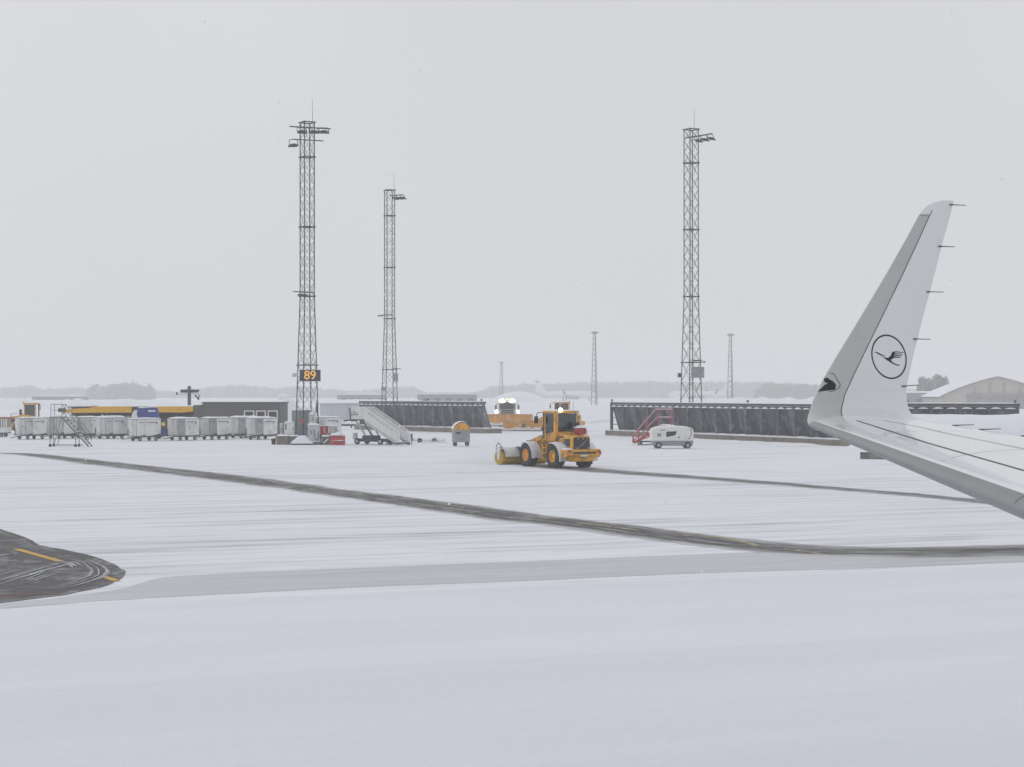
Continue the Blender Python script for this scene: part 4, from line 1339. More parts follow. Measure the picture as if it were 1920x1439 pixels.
# ------------------------------------------------------------------ baggage carts
def baggage_cart(label, px, py, theta, dark_gap=0.0, sag=0.0, seed=0, name='baggage_cart'):
    """theta: how far the long curtain side is turned from facing the camera (degrees; its left end shows too)"""
    g = G(px, py)
    to_cam = math.atan2(-g.y, -g.x)
    side = to_cam + R(theta)                 # direction the long side faces
    t = thing(name, label, 'cart', g, side + R(90), 'white curtained baggage carts')
    Lh, Wh, z0, z1 = 1.28, 0.78, 0.48, 2.02
    rnd = random.Random(seed)
    MB().box(-Lh - 0.05, Lh + 0.05, -Wh - 0.03, Wh + 0.03, 0.34, z0 - 0.01).build('deck', M['dark'], t)
    MB().box(-Lh + 0.06, Lh - 0.06, -Wh + 0.07, Wh - 0.07, z0, z1 - 0.02).build('cage', M['dark'], t)
    ro = MB().box(-Lh - 0.03, Lh + 0.03, -Wh - 0.03, Wh + 0.03, z1, z1 + 0.05).build('roof', M['lgrey'], t)
    MB().snow(-Lh - 0.03, Lh + 0.03, -Wh - 0.03, Wh + 0.03, z1 + 0.05, 0.06 + rnd.random() * 0.13, 12, 8, amp=0.6, seed=seed).build('roof_snow', M['snow'], ro, True)

    def curtain(ax, a0, a1, c, sgn, m_, nm='curtain', lift=0.0):
        ph = rnd.random() * 6
        b = MB()

        def f(u, v):
            a = a0 + (a1 - a0) * u
            bul = 0.035 * math.sin(u * math.pi) * math.sin(v * math.pi) + 0.022 * noise.noise(Vector((a * 3 + ph, v * 2, ph))) * (1 - v * 0.6)
            zz = z0 - 0.03 + lift * u * u * 0.5 + (z1 - z0 - lift * u * u * 0.5) * v
            return (a, sgn * (c + bul), zz) if ax == 'x' else (sgn * (c + bul), a, zz)
        b.grid(f, 10, 10)
        return b.build(nm, m_, t, True)
    c2 = M['curtain2']
    curtain('x', -Lh + 0.02, -0.42, Wh, -1, M['curtain3'] if seed in (7, 8, 10, 11) else c2 if seed % 3 else M['curtain'], lift=0.5 * rnd.random())
    curtain('x', -0.40, Lh - 0.02, Wh, -1, M['curtain'], lift=sag)
    curtain('x', -Lh + 0.02, Lh - 0.02, Wh, 1, M['curtain'])
    curtain('y', -Wh + 0.02, 0.0, Lh, -1, c2, 'end_curtain')
    curtain('y', 0.02, Wh - 0.02, Lh, -1, M['curtain'] if seed % 2 else c2, 'end_curtain')
    curtain('y', -Wh + 0.02, Wh - 0.02, Lh, 1, c2, 'end_curtain')
    # printed line and small mark on the curtains
    MB().box(-0.25, 0.62, -Wh - 0.052, -Wh - 0.047, 1.70, 1.765).build('printed_band', M['print'], t)
    x = -0.22
    lt = MB()
    while x < 0.55:
        w_ = rnd.uniform(0.04, 0.14)
        lt.box(x, x + w_, -Wh - 0.054, -Wh - 0.049, 1.56, 1.60)
        x += w_ + 0.05
    tag(lt.build('printed_text', M['curtain2'], t), kind='stuff')
    MB().box(0.74, 0.86, -Wh - 0.052, -Wh - 0.047, 1.55, 1.78).build('printed_mark', M['print'], t)
    MB().box(-1.1, -0.55, -Wh - 0.046, -Wh - 0.041, 1.70, 1.74).build('printed_band', M['print'], t)
    for sx in (-1, 1):
        for sy in (-1, 1):
            wheel(t, sx * 0.85, sy * 0.62, 0.19, 0.19, 0.12, M['lgrey'], sy, lugs=False, n=14)
    MB().path([(-Lh, 0.25, 0.36), (-Lh - 0.55, 0.0, 0.25), (-Lh, -0.25, 0.36)], 0.03).path([(-Lh - 0.55, 0, 0.25), (-Lh - 1.05, 0, 0.16)], 0.035).build('tow_bar', M['dark'], t)
    MB().snow(-Lh - 0.5, -Lh, -0.3, 0.3, 0.36, 0.06, 5, 5).build('tow_bar_snow', M['snow'], t, True)
    MB().bar((-Lh - 0.06, Wh - 0.1, 0.36), (-Lh - 0.06, Wh - 0.1, 1.1), 0.05).build('brake_handle', M['dark'], t)
    return t


for a in [('leftmost white baggage cart in front of the yellow loader cab', 58, 824, 38, 0, 0.3, 1),
          ('white baggage cart behind the aluminium maintenance steps', 116, 822.5, 40, 0, 0.2, 2),
          ('grey white baggage cart under the left end of the yellow fascia', 167, 821.5, 44, 0, 0, 4),
          ('white baggage cart just left of the upright red tipped board', 208, 823, 38, 0, 0, 5),
          ('white baggage cart in front of the blue tarpaulin load', 271, 827, 30, 0, 0.5, 3),
          ('white baggage cart just right of the blue tarpaulin load', 344, 826, 38, 0, 0.15, 7),
          ('white baggage cart in front of the left half of the grey building', 404, 824.5, 36, 0, 0.3, 8),
          ('mostly hidden baggage cart below the left window of the grey building', 457, 822, 40, 0, 0, 10),
          ('rightmost white baggage cart below the windows of the grey building', 491, 824.5, 36, 0, 0.2, 11)]:
    baggage_cart(a[0], a[1], a[2], a[3], a[4], a[5], a[6])
baggage_cart('white baggage cart numbered on its side right of the tower cabinets', 612, 822, 22, 0, 0, 13)

# slatted cage cart cut by the left edge of the picture
g = G(-2, 819.5)
cg = thing('cage_cart', 'white slatted cage cart with red top rail at the left edge', 'cart', g, R(-4))
MB().box(-2.6, 1.0, -0.8, 0.8, 0.35, 0.45).build('deck', M['dark'], cg)
MB().box(-2.6, 1.0, -0.8, 0.8, 0.45, 0.95).build('side_board', M['white'], cg)
MB().box(-2.5, 0.9, -0.7, 0.7, 0.96, 1.85).build('load', M['grey'], cg)
for k in range(16):
    x = -2.58 + k * 0.236
    MB().box(x, x + 0.12, -0.80, -0.74, 0.95, 1.85).build('slat', M['white'], cg)
MB().box(-2.62, 1.02, -0.82, 0.82, 1.85, 2.0).build('top_rail', M['red'], cg)
MB().snow(-2.6, 1.0, -0.8, 0.8, 2.0, 0.14, 10, 6).build('load_snow', M['snow'], cg, True)
for x in (-2.0, 0.5):
    for s in (-1, 1):
        wheel(cg, x, s * 0.6, 0.2, 0.2, 0.12, M['lgrey'], s, lugs=False, n=14)


# ------------------------------------------------------------------ maintenance steps, passenger stairs, red stairs
def stairs(root, x_top, z_top, x_bot, z_bot, wd, n, m_step, m_str, deep=0.3, thick=0.22):
    """flight falling along +x with treads and stringers"""
    for i in range(n):
        k = (i + 0.5) / n
        x, z = x_top + (x_bot - x_top) * k, z_top + (z_bot - z_top) * k
        MB().box(x - deep / 2, x + deep / 2, -wd + 0.04, wd - 0.04, z - 0.03, z + 0.02).build('tread', m_step, root)
    for s in (-1, 1):
        MB().prism([(x_top, z_top - thick), (x_top, z_top + 0.05), (x_bot, z_bot + 0.05), (x_bot, z_bot - thick)], s * wd - 0.03, s * wd + 0.03).build('stringer', m_str, root)


g = G(133, 838)
ms = thing('maintenance_steps', 'aluminium maintenance steps on castors before the left baggage carts', 'stairs', g, R(-6))
A_ = M['alu']
HW = 0.42
for x in (-1.62, -0.62):
    for s in (-1, 1):
        MB().bar((x - (0.0 if x < -1 else -0.06), s * HW, 0.16), (x if x < -1 else -0.66, s * HW, 2.46) if x < -1 else (-0.62, s * HW, 2.46), 0.05).build('leg', A_, ms) if x < -1 else \
            MB().bar((-1.30, s * HW, 0.12), (-0.64, s * HW, 2.42), 0.045).build('brace', A_, ms)
for s in (-1, 1):
    MB().bar((-1.62, s * HW, 0.14), (0.95, s * HW, 0.14), 0.05).build('base_rail', A_, ms)
    MB().path([(-1.55, s * HW, 2.5), (-1.55, s * HW, 3.5), (-0.62, s * HW, 3.5), (1.62, s * HW, 0.95), (1.62, s * HW, 0.55)], 0.026).build('handrail', A_, ms)
    MB().path([(-1.55, s * HW, 3.0), (-0.62, s * HW, 3.0), (1.62, s * HW, 0.5)], 0.02).build('knee_rail', A_, ms)
    MB().tube((-0.62, s * HW, 2.45), (-0.62, s * HW, 3.5), 0.022).build('rail_post', A_, ms)
    for x in (-1.62, 0.55):
        MB().lathe([(0.001, -0.05), (0.12, -0.05), (0.12, 0.05), (0.001, 0.05)], (x, s * HW, 0.12), 'y', 14).build('castor', M['black'], ms)
    MB().bar((0.55, s * HW, 0.2), (0.55, s * HW, 1.0), 0.05).build('front_leg', A_, ms)
stairs(ms, -0.62, 2.46, 1.65, 0.08, HW, 9, M['snow'], A_, 0.22, 0.13)
MB().box(-1.66, -0.6, -HW - 0.03, HW + 0.03, 2.42, 2.48).build('platform', A_, ms)
MB().snow(-1.66, -0.6, -HW, HW, 2.48, 0.10, 6, 6).build('platform_snow', M['snow'], ms, True)
MB().cbox((-0.78, 0, 3.02), (0.35, 0.75, 0.3)).build('light_box', M['dark'], ms)

g = G(712, 834)
ps = thing('passenger_stairs', 'white mobile passenger stairs in front of the left blast fence', 'stairs', g, R(-33))
WH, GR = M['white'], M['lgrey']
w_ = 0.75
stairs(ps, -1.05, 2.15, 2.65, 0.18, w_, 12, M['snow'], GR, 0.33, 0.3)
MB().box(-2.75, -1.05, -w_, w_, 2.06, 2.16).build('platform', M['dark'], ps)
MB().bar((-3.5, -0.55, 2.0), (-2.7, -0.55, 2.1), 0.12).build('docking_bumper', M['dark'], ps)
MB().bar((-3.5, 0.55, 2.0), (-2.7, 0.55, 2.1), 0.12).build('docking_bumper', M['dark'], ps)
for s in (-1, 1):
    pn = MB().box(-2.7, -1.25, s * w_ - 0.03, s * w_ + 0.03, 2.17, 3.2).build('platform_side', WH, ps)
    MB().snow(-2.7, -1.25, s * w_ - 0.05, s * w_ + 0.05, 3.2, 0.06, 6, 3).build('rail_snow', M['snow'], pn, True)
    bq = MB().prism([(-1.22, 2.2), (-1.22, 3.1), (-0.95, 2.95), (2.55, 0.98), (2.55, 0.25)], s * w_ - 0.04, s * w_ + 0.04).build('balustrade', WH, ps)
    MB().path([(-1.3, s * w_, 3.24), (-0.95, s * w_, 3.1), (2.6, s * w_, 1.12), (2.72, s * w_, 0.3)], 0.045).build('handrail', M['snow'], ps, True)
    for k in range(10):
        u = 0.12 + 0.075 * k
        x, z = -0.95 + 3.5 * u, 2.95 - 1.97 * u - 0.09
        MB().cbox((x, s * (w_ + 0.042), z), (0.07, 0.012, 0.10), ry=R(0)).build('slot', M['black'], bq)
    MB().tube((-2.55, s * (w_ + 0.05), 2.1), (-2.62, s * (w_ + 0.1), 3.15), 0.05).build('door_post', M['steel'], ps)
    MB().bar((-2.2, s * 0.5, 2.05), (-0.9, s * 0.5, 0.45), 0.11).build('lift_strut', GR, ps)
    MB().bar((-1.4, s * 0.5, 2.0), (-0.3, s * 0.5, 0.5), 0.07).build('lift_strut', M['steel'], ps)
    MB().bar((-0.6, s * 0.6, 1.6), (2.4, s * 0.6, 0.2), 0.08).build('under_rail', M['dark'], ps)
    for x in (-1.9, 0.6):
        wheel(ps, x, s * 0.7, 0.28, 0.28, 0.18, GR, s, lugs=False, n=16)
MB().box(-2.3, 1.2, -0.6, 0.6, 0.25, 0.5).build('chassis', M['dark'], ps)
MB().box(-1.4, -0.4, -0.66, 0.66, 0.5, 0.78).build('engine_box', M['dark'], ps, bevel=0.03)
MB().cbox((-2.1, -0.72, 0.75), (0.3, 0.3, 0.5)).build('control_box', GR, ps)
MB().box(1.2, 2.7, -0.8, 0.8, 0.1, 0.2).build('ground_plate', M['dark'], ps)
lt = MB()
for x0_, x1_, z_ in ((-2.55, -1.75, 2.52), (-2.5, -2.35, 2.68), (-2.3, -2.1, 2.68), (-2.05, -1.8, 2.68), (-2.25, -2.1, 2.83)):
    lt.box(x0_, x1_, -w_ - 0.036, -w_ - 0.031, z_, z_ + 0.07)
tag(lt.build('panel_print', M['print'], ps), kind='stuff')
MB().box(2.72, 2.8, 0.78, 0.95, 0.5, 0.95).tube((2.76, 0.86, 0.0), (2.76, 0.86, 0.5), 0.03).build('marker_post', M['dark'], ps)

g = G(1222, 835)
rs = thing('red_steps', 'red mobile steps with snowy rails behind the white ground power unit', 'stairs', g, R(172))
RD = M['red']
stairs(rs, -0.6, 1.55, 1.5, 0.25, 0.45, 7, M['snow'], RD, 0.26, 0.16)
for s in (-1, 1):
    MB().path([(-1.8, s * 0.48, 3.02), (-0.35, s * 0.48, 3.02), (1.55, s * 0.48, 0.85), (1.6, s * 0.48, 0.2)], 0.04).build('handrail', RD, rs)
    MB().path([(-1.75, s * 0.48, 3.065), (-0.36, s * 0.48, 3.065), (1.53, s * 0.48, 0.9)], 0.03).build('rail_snow', M['snow'], rs)
    MB().path([(-1.8, s * 0.48, 2.35), (-0.5, s * 0.48, 2.35), (1.55, s * 0.48, 0.35)], 0.035).build('knee_rail', RD, rs)
    MB().path([(-1.75, s * 0.48, 2.39), (-0.5, s * 0.48, 2.39), (0.6, s * 0.48, 1.3)], 0.025).build('rail_snow', M['snow'], rs)
    for x, z0_, z1_ in ((-1.7, 1.6, 3.0), (-0.55, 1.5, 2.9), (0.4, 0.9, 2.1), (1.1, 0.5, 1.3)):
        MB().bar((x, s * 0.48, z0_), (x, s * 0.48, z1_), 0.05).build('rail_post', RD, rs)
    MB().bar((-1.9, s * 0.45, 1.55), (1.3, s * 0.45, 0.3), 0.1).build('frame_rail', RD, rs)
    MB().bar((-1.5, s * 0.45, 1.5), (-1.3, s * 0.45, 0.3), 0.08).build('leg', RD, rs)
    for x in (-1.2, 1.0):
        wheel(rs, x, s * 0.5, 0.2, 0.2, 0.12, GR, s, lugs=False, n=14)
MB().box(-1.95, -0.6, -0.48, 0.48, 1.5, 1.68).build('platform', RD, rs)
MB().snow(-1.95, -0.6, -0.48, 0.48, 1.68, 0.1, 6, 5).build('platform_snow', M['snow'], rs, True)
MB().box(-1.4, 1.5, -0.42, 0.42, 0.25, 0.36).build('chassis', M['dark'], rs)

# ground power unit
g = G(1259, 841)
gp = thing('ground_power_unit', 'white ground power unit on wheels before the right blast fence', 'power unit', g, R(3))
prof = [(-1.65, 0.62), (-1.68, 1.38), (-1.6, 1.58), (-1.3, 1.70), (-0.3, 1.74), (0.9, 1.73), (1.5, 1.66), (1.66, 1.5), (1.70, 0.62)]
bd = MB().prism(prof, -0.72, 0.72).build('body', M['white'], gp, True, bevel=0.08)
MB().prism([(-1.5, 0.22), (-1.6, 0.62), (1.68, 0.62), (1.6, 0.2)], -0.66, 0.66).build('lower_skirt', M['grey'], gp, bevel=0.03)
MB().prism([(-0.52, 0.92), (-0.52, 1.36), (0.34, 1.38), (0.2, 1.06)], -0.735, -0.722).build('side_window', M['black'], bd)
MB().box(-1.25, -0.92, -0.733, -0.722, 0.95, 1.22).build('vent', M['grey'], bd)
MB().box(-0.98, -0.6, -0.733, -0.722, 1.44, 1.5).build('name_strip', M['print'], bd)
MB().box(0.42, 0.56, -0.735, -0.722, 0.86, 0.94).build('latch', M['black'], bd)
MB().path([(1.32, -0.73, 1.52), (1.5, -0.73, 1.5), (1.48, -0.73, 1.15), (1.36, -0.73, 0.85), (1.2, -0.73, 0.72)], 0.022).build('power_cable', M['dark'], bd)
MB().box(0.98, 0.995, -0.733, -0.722, 0.75, 1.52).build('door_seam', M['grey'], bd)
gsn = MB()


def gs(u, v):
    x = -1.5 + 2.95 * u
    zt_ = lerp_table([(-1.68, 1.38), (-1.6, 1.58), (-1.3, 1.70), (-0.3, 1.74), (0.9, 1.73), (1.5, 1.66), (1.66, 1.5)], x)[0]
    e = (min(1, min(v, 1 - v) * 4) * min(1, min(u, 1 - u) * 5)) ** 0.5
    return (x, -0.68 + 1.36 * v, zt_ - 0.02 + e * (0.09 + 0.03 * noise.noise(Vector((x * 2, v * 2, 0)))))


gsn.grid(gs, 16, 8)
gsn.build('roof_snow', M['snow'], bd, True)
for x in (-1.12, 1.22):
    for s in (-1, 1):
        wheel(gp, x, s * 0.62, 0.27, 0.27, 0.2, GR, s, lugs=False, n=18)
MB().path([(-1.6, 0, 0.35), (-2.3, 0, 0.28), (-2.6, 0, 0.5)], 0.04).build('tow_bar', M['dark'], gp)


# ------------------------------------------------------------------ buildings and stores on the left
YB = 186.0
bx0, bx1 = X_at(362, YB), X_at(526, YB)
bt = thing('grey_building', 'low dark grey building with three white framed windows', 'building', ((bx0 + bx1) / 2, YB, 0), 0)
hw_ = (bx1 - bx0) / 2
zr = Z_at(756, YB)
MB().box(-hw_ + 1.0, hw_, 0, 6, 0, zr).build('wall', M['wall_grey'], bt)
MB().box(-hw_, -hw_ + 0.98, 0.35, 6, 0, zr - 0.22).build('side_wing', M['wall_grey'], bt)
MB().box(-hw_ + 0.9, hw_ + 0.12, -0.12, 6.1, zr, zr + 0.10).build('roof_edge', M['dark'], bt)
rsn = MB().snow(-hw_ + 0.88, hw_ + 0.14, -0.14, 6.12, zr + 0.10, 0.20, 24, 8, amp=0.4); rsn.build('roof_snow', M['snow'], bt, True)
MB().snow(-hw_ - 0.05, -hw_ + 1.0, 0.3, 6, zr - 0.22, 0.26, 8, 8).build('roof_snow', M['snow'], bt, True)
for a, b in ((457.5, 477), (480, 498.5), (502, 521)):
    xa, xb = X_at(a, YB) - (bx0 + bx1) / 2, X_at(b, YB) - (bx0 + bx1) / 2
    za, zb_ = 1.55, Z_at(770, YB)
    wq = MB()
    for r_ in ((xa, xb, zb_ - 0.12, zb_), (xa, xb, za, za + 0.12), (xa, xa + 0.12, za + 0.12, zb_ - 0.12), (xb - 0.12, xb, za + 0.12, zb_ - 0.12)):
        wq.box(r_[0], r_[1], -0.07, 0.02, r_[2], r_[3])
    wo_ = wq.build('window', M['white'], bt)
    MB().box(xa + 0.1, xb - 0.1, -0.03, -0.01, za + 0.1, zb_ - 0.1).build('pane', M['black'], wo_)
for x in (1.5, 2.25):
    MB().box(x, x + 0.16, -0.2, 0.0, zr - 0.55, zr - 0.45).build('wall_lamp', M['black'], bt)

# yellow fronted open store beside it
YS = 186.5
sx = lambda px: X_at(px, YS) - X_at(240, YS)
ss = thing('equipment_shelter', 'open equipment shelter with long yellow fascia behind the carts', 'shelter', (X_at(240, YS), YS, 0), 0)
zt2, zb2 = Z_at(762.5, YS), Z_at(774, YS)
MB().prism([(sx(112), Z_at(774.5, YS)), (sx(128), Z_at(767, YS)), (sx(166), Z_at(765.5, YS)), (sx(177), zt2), (sx(247), zt2 + 0.02), (sx(247), zb2), (sx(150), zb2 - 0.02)], -0.1, 0.05).build('fascia_board', M['yellow'], ss)
MB().prism([(sx(292), zb2 + 0.03), (sx(292), zt2), (sx(362.5), zt2 + 0.02), (sx(362.5), zb2 + 0.12), (sx(345), zb2)], -0.1, 0.05).build('fascia_board', M['yellow'], ss)
MB().box(sx(247), sx(292), 0.0, 0.1, zb2, zt2).build('fascia_gap_board', M['dark'], ss)
MB().box(sx(128), sx(361), 0.06, 5, zt2 - 0.12, zt2 - 0.02).build('roof', M['dark'], ss)
MB().snow(sx(170), sx(361), -0.05, 5, zt2 - 0.02, 0.10, 40, 6, amp=0.6).build('roof_snow', M['snow'], ss, True)
MB().prism([(sx(164), Z_at(765, YS)), (sx(172), Z_at(761.5, YS)), (sx(182), Z_at(761.2, YS)), (sx(176), Z_at(764.5, YS))], 0.06, 0.3).build('fascia_end_cap', M['red'], ss)
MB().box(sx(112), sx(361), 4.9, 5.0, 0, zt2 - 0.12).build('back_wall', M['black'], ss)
for px in (118, 160, 200, 246, 293, 330, 359):
    MB().box(sx(px) - 0.06, sx(px) + 0.06, 0.12, 0.24, 0, zb2).build('post', M['dark'], ss)
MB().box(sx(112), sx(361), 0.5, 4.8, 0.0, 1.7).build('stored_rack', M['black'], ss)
stored = [('white drum stored under the left yellow fascia', 192, 0.16, M['white']), ('white drum second from left under the yellow fascia', 201, 0.14, M['white'])]
for lb_, px, r_, m_ in stored:
    dr = thing('drum', lb_, 'drum', (X_at(px, YS + 0.7), YS + 0.7, 1.7), 0, 'drums stored under the yellow fascia')
    MB().lathe([(0.001, 0), (r_, 0), (r_, 0.22), (r_ * 0.96, 0.24), (r_, 0.26), (r_, 0.5), (0.001, 0.52)], (0, 0, 0), 'z', 14).build('barrel', m_, dr, True)
    MB().lathe([(r_ * 0.6, 0.52), (r_ * 0.6, 0.55), (0.001, 0.55)], (0, 0, 0), 'z', 12).build('lid', M['lgrey'], dr)
for px, lb_ in ((306, 'small yellow box under the right end of the yellow fascia'),):
    q = P(px, 799, 180); yb = thing('yellow_box', lb_, 'box', (q.x, q.y, 0), 0)
    MB().box(-0.16, 0.16, -0.15, 0.15, 1.1, 1.5).build('casing', mat('yellow_box_paint', (0.75, 0.6, 0.08), 0.5), yb, bevel=0.02)
    MB().box(-0.05, 0.05, -0.05, 0.05, 0, 1.1).build('stand', M['dark'], yb)

# load under a blue tarpaulin on a trailer behind the carts
q = P(277, 738, 176); q.z = 0
bl_ = thing('tarpaulin_load', 'load under a bright blue tarpaulin behind the baggage carts', 'load', q, R(4))
tp = MB()


def tf(u, v):
    x = -1.15 + 2.3 * u
    y = -0.75 + 1.5 * v
    top = lerp_table([(-1.15, 2.35), (-0.85, 2.75), (-0.4, 3.0), (0.6, 3.06), (1.0, 2.95), (1.15, 2.2)], x)[0]
    e = min(1.0, min(v, 1 - v) * 7) ** 0.6 * min(1.0, min(u, 1 - u) * 12) ** 0.6
    return (x, y, 1.25 + (top - 1.25) * e + 0.05 * noise.noise(Vector((x * 3, y * 3, 1))))


tp.grid(tf, 22, 14)
to = tp.build('tarpaulin', M['blue'], bl_, True)
MB().box(0.15, 0.85, -0.90, -0.86, 2.62, 2.78).build('white_sticker', M['white'], to)
MB().snow(-0.95, 0.9, -0.45, 0.6, 2.98, 0.10, 10, 7, amp=0.8).build('tarpaulin_snow', M['snow'], to, True)
MB().snow(-1.5, -0.8, -0.7, 0.5, 2.1, 0.5, 8, 7, amp=0.8).build('tarpaulin_snow', M['snow_dirty'], to, True)
MB().box(-1.6, 1.9, -0.8, 0.8, 0.95, 1.25).build('trailer_deck', M['dark'], bl_)
MB().box(0.6, 2.3, -0.78, 0.78, 0.32, 0.95).build('trailer_skirt', M['blue_d'], bl_, bevel=0.04)
for x in (-1.0, 1.0):
    for s in (-1, 1):
        wheel(bl_, x, s * 0.7, 0.3, 0.3, 0.18, M['lgrey'], s, lugs=False, n=16)

q = G(240.5, 820)
bd_ = thing('marker_board', 'upright white board with red ends between two baggage carts', 'board', q, R(8))
MB().box(-0.2, 0.2, -0.08, 0.08, 0.3, 2.05).build('panel', M['lgrey'], bd_)
MB().box(-0.21, 0.21, -0.09, 0.09, 2.05, 2.16).build('red_band', M['red'], bd_)
MB().box(-0.21, 0.21, -0.09, 0.09, 0.2, 0.3).build('red_band', M['red'], bd_)
MB().box(-0.30, -0.205, -0.06, 0.06, 0.25, 1.3).build('yellow_edge', M['yellow'], bd_)
MB().snow(-0.45, 0.45, -0.35, 0.35, 0.0, 0.2, 6, 6).build('foot_snow', M['snow'], bd_, True)

# short lamp post with a snow laden cross arm
q = P(355, 738, 205); q.z = 0
lp_ = thing('lamp_post', 'short dark lamp post with snowy cross arms behind the shelter', 'lamp post', q, 0)
zq = lambda py: Z_at(py, 205)
xq = lambda px: (px - 355) / F * 205
MB().box(-0.17, 0.17, -0.17, 0.17, 0, zq(727)).build('post', M['steel'], lp_)
MB().box(-0.14, 0.14, -0.14, 0.14, zq(727), zq(724)).build('cap', M['steel'], lp_)
MB().box(xq(338), xq(374), -0.1, 0.1, zq(733.5), zq(731)).build('cross_arm', M['steel'], lp_)
for px in (343, 349, 361, 369):
    MB().cbox((xq(px), -0.15, zq(734.5)), (0.42, 0.4, 0.14), rx=R(20)).build('lamp', M['dark'], lp_)
MB().snow(xq(338), xq(374), -0.14, 0.14, zq(731), 0.1, 12, 4).build('arm_snow', M['snow'], lp_, True)
MB().tube((xq(332), -0.1, zq(739.5)), (xq(378), -0.1, zq(739)), 0.04).build('lower_arm', M['lgrey'], lp_)
MB().cbox((xq(332), -0.1, zq(738)), (0.14, 0.14, 0.3)).build('end_lamp', M['steel'], lp_)
MB().bar((xq(366), -0.1, zq(741)), (xq(373), 0, zq(750)), 0.16).bar((xq(374), -0.1, zq(741)), (xq(372), 0, zq(750)), 0.1).build('brace', M['steel'], lp_)

# ------------------------------------------------------------------ cabinets and blocks around the numbered mast


def at_mast(px, Y):
    return Vector((X_at(px, Y), Y, 0))


def block(label, px0, px1, py_top, Y, depth, m_, name='concrete_block', rz=0.0, snow=0.12, cat='block', z0=0.0):
    c = (px0 + px1) / 2
    w = (px1 - px0) / F * Y / 2
    zt_ = Z_at(py_top, Y)
    t = thing(name, label, cat, (X_at(c, Y), Y, z0), rz)
    MB().box(-w, w, 0, depth, 0, zt_ - z0).build('body', m_, t, bevel=0.03)
    if snow:
        MB().snow(-w * 1.02, w * 1.02, -0.03, depth, zt_ - z0, snow, 8, 6, amp=0.5, seed=px0).build('snow_cap', M['snow'], t, True)
    return t


block('brownish concrete block at the foot of the numbered mast', 518, 541, 818, 155.5, 1.0, M['concrete'])
block('darker concrete block touching the mast foot on its left', 541.6, 560, 818.5, 155.7, 1.0, M['concrete'], snow=0.1)
block('wide low dark plinth in front of the numbered mast', 559, 602, 829, 155.0, 1.3, M['concrete_d'], name='plinth', snow=0.07)
t = block('dark tilted concrete block at the right of the mast foot', 603, 618, 819, 155.2, 0.8, M['concrete_d'], rz=R(6), snow=0.12)
MB().bar((-0.2, -0.06, 0.15), (0.22, -0.06, 0.5), 0.06, 0.1).build('snowy_board', M['snow'], t)
gb = thing('waste_bin', 'small dark green bin left of the concrete blocks', 'bin', at_mast(513, 156), 0)
MB().lathe([(0.001, 0), (0.17, 0), (0.21, 0.55), (0.001, 0.55)], (0, 0, 0), 'z', 14).build('tub', M['green'], gb, True)
MB().snow(-0.28, 0.28, -0.28, 0.28, 0.52, 0.2, 6, 6).build('snow_cap', M['snow'], gb, True)


def cabinet(label, px0, px1, py0, py1, Y, depth, m_, snow=0.12, name='cabinet', doors=1, legs=True):
    c = (px0 + px1) / 2
    w = (px1 - px0) / F * Y / 2
    za, zb3 = Z_at(py1, Y), Z_at(py0, Y)
    t = thing(name, label, 'cabinet', (X_at(c, Y), Y, 0), R(3))
    MB().box(-w, w, 0, depth, za, zb3).build('casing', m_, t, bevel=0.02)
    for k in range(doors):
        a, b = -w + 0.04 + (2 * w - 0.04) / doors * k, -w + (2 * w - 0.04) / doors * (k + 1)
        d_ = MB().box(a, b, -0.025, -0.002, za + 0.05, zb3 - 0.06).build('door', m_, t)
        MB().box(b - 0.09, b - 0.04, -0.05, -0.026, (za + zb3) / 2 - 0.12, (za + zb3) / 2 + 0.12).build('handle', M['black'], d_)
    if legs and za > 0.05:
        for s in (-1, 1):
            MB().box(s * w * 0.8 - 0.05, s * w * 0.8 + 0.05, depth * 0.2, depth * 0.8, 0, za).build('leg', M['dark'], t)
    if snow:
        MB().snow(-w * 1.06, w * 1.06, -0.07, depth + 0.04, zb3, snow, 8, 6, amp=0.5, seed=px0).build('snow_cap', M['snow'], t, True)
    return t


t = cabinet('white cabinet with black slot on the left concrete block', 533, 551.5, 793, 816, 156.8, 0.7, M['white'], 0.1)
MB().box(-0.33, -0.23, -0.04, -0.027, 1.25, 1.75).build('slot', M['black'], t)
cabinet('slim white locker left of the slotted cabinet', 524.5, 530, 796, 816, 157.2, 0.5, M['lgrey'], 0.08)
cabinet('tall grey cabinet inside the mast legs, left of two', 547, 566.5, 770, 822, 158.6, 0.9, M['grey'], 0.05, doors=2)
cabinet('tall grey cabinet behind the mast, right of two', 568.5, 581, 769.5, 822, 159.2, 0.9, M['grey'], 0.05)
t = cabinet('small white hanging box on the right mast leg', 579, 589, 778, 795, 156.3, 0.4, M['lgrey'], 0.22, legs=True)
t = cabinet('white snow capped charging cabinet at the mast foot', 577, 599, 798, 828, 155.4, 0.5, M['lgrey'], 0.22, doors=1)
MB().path([(0.05, -0.06, 1.3), (0.08, -0.12, 0.7), (0.2, -0.12, 0.35), (0.38, -0.12, 0.5), (0.4, -0.08, 1.15)], 0.025, 6).build('cable', M['dark'], t)
MB().path([(-0.2, -0.08, 1.2), (-0.22, -0.1, 0.9)], 0.03).build('socket', M['black'], t)
cabinet('red fire cabinet, left of the pair by the mast', 600.3, 607, 799, 816, 155.9, 0.3, M['red'], 0.06, name='fire_cabinet')
cabinet('red fire cabinet, right of the pair by the mast', 608.5, 615.5, 799, 816, 155.9, 0.3, M['red'], 0.06, name='fire_cabinet')
cabinet('pale grey cabinet right of the red fire cabinets', 617, 632, 799.5, 812, 156.2, 0.5, M['lgrey'], 0.1)
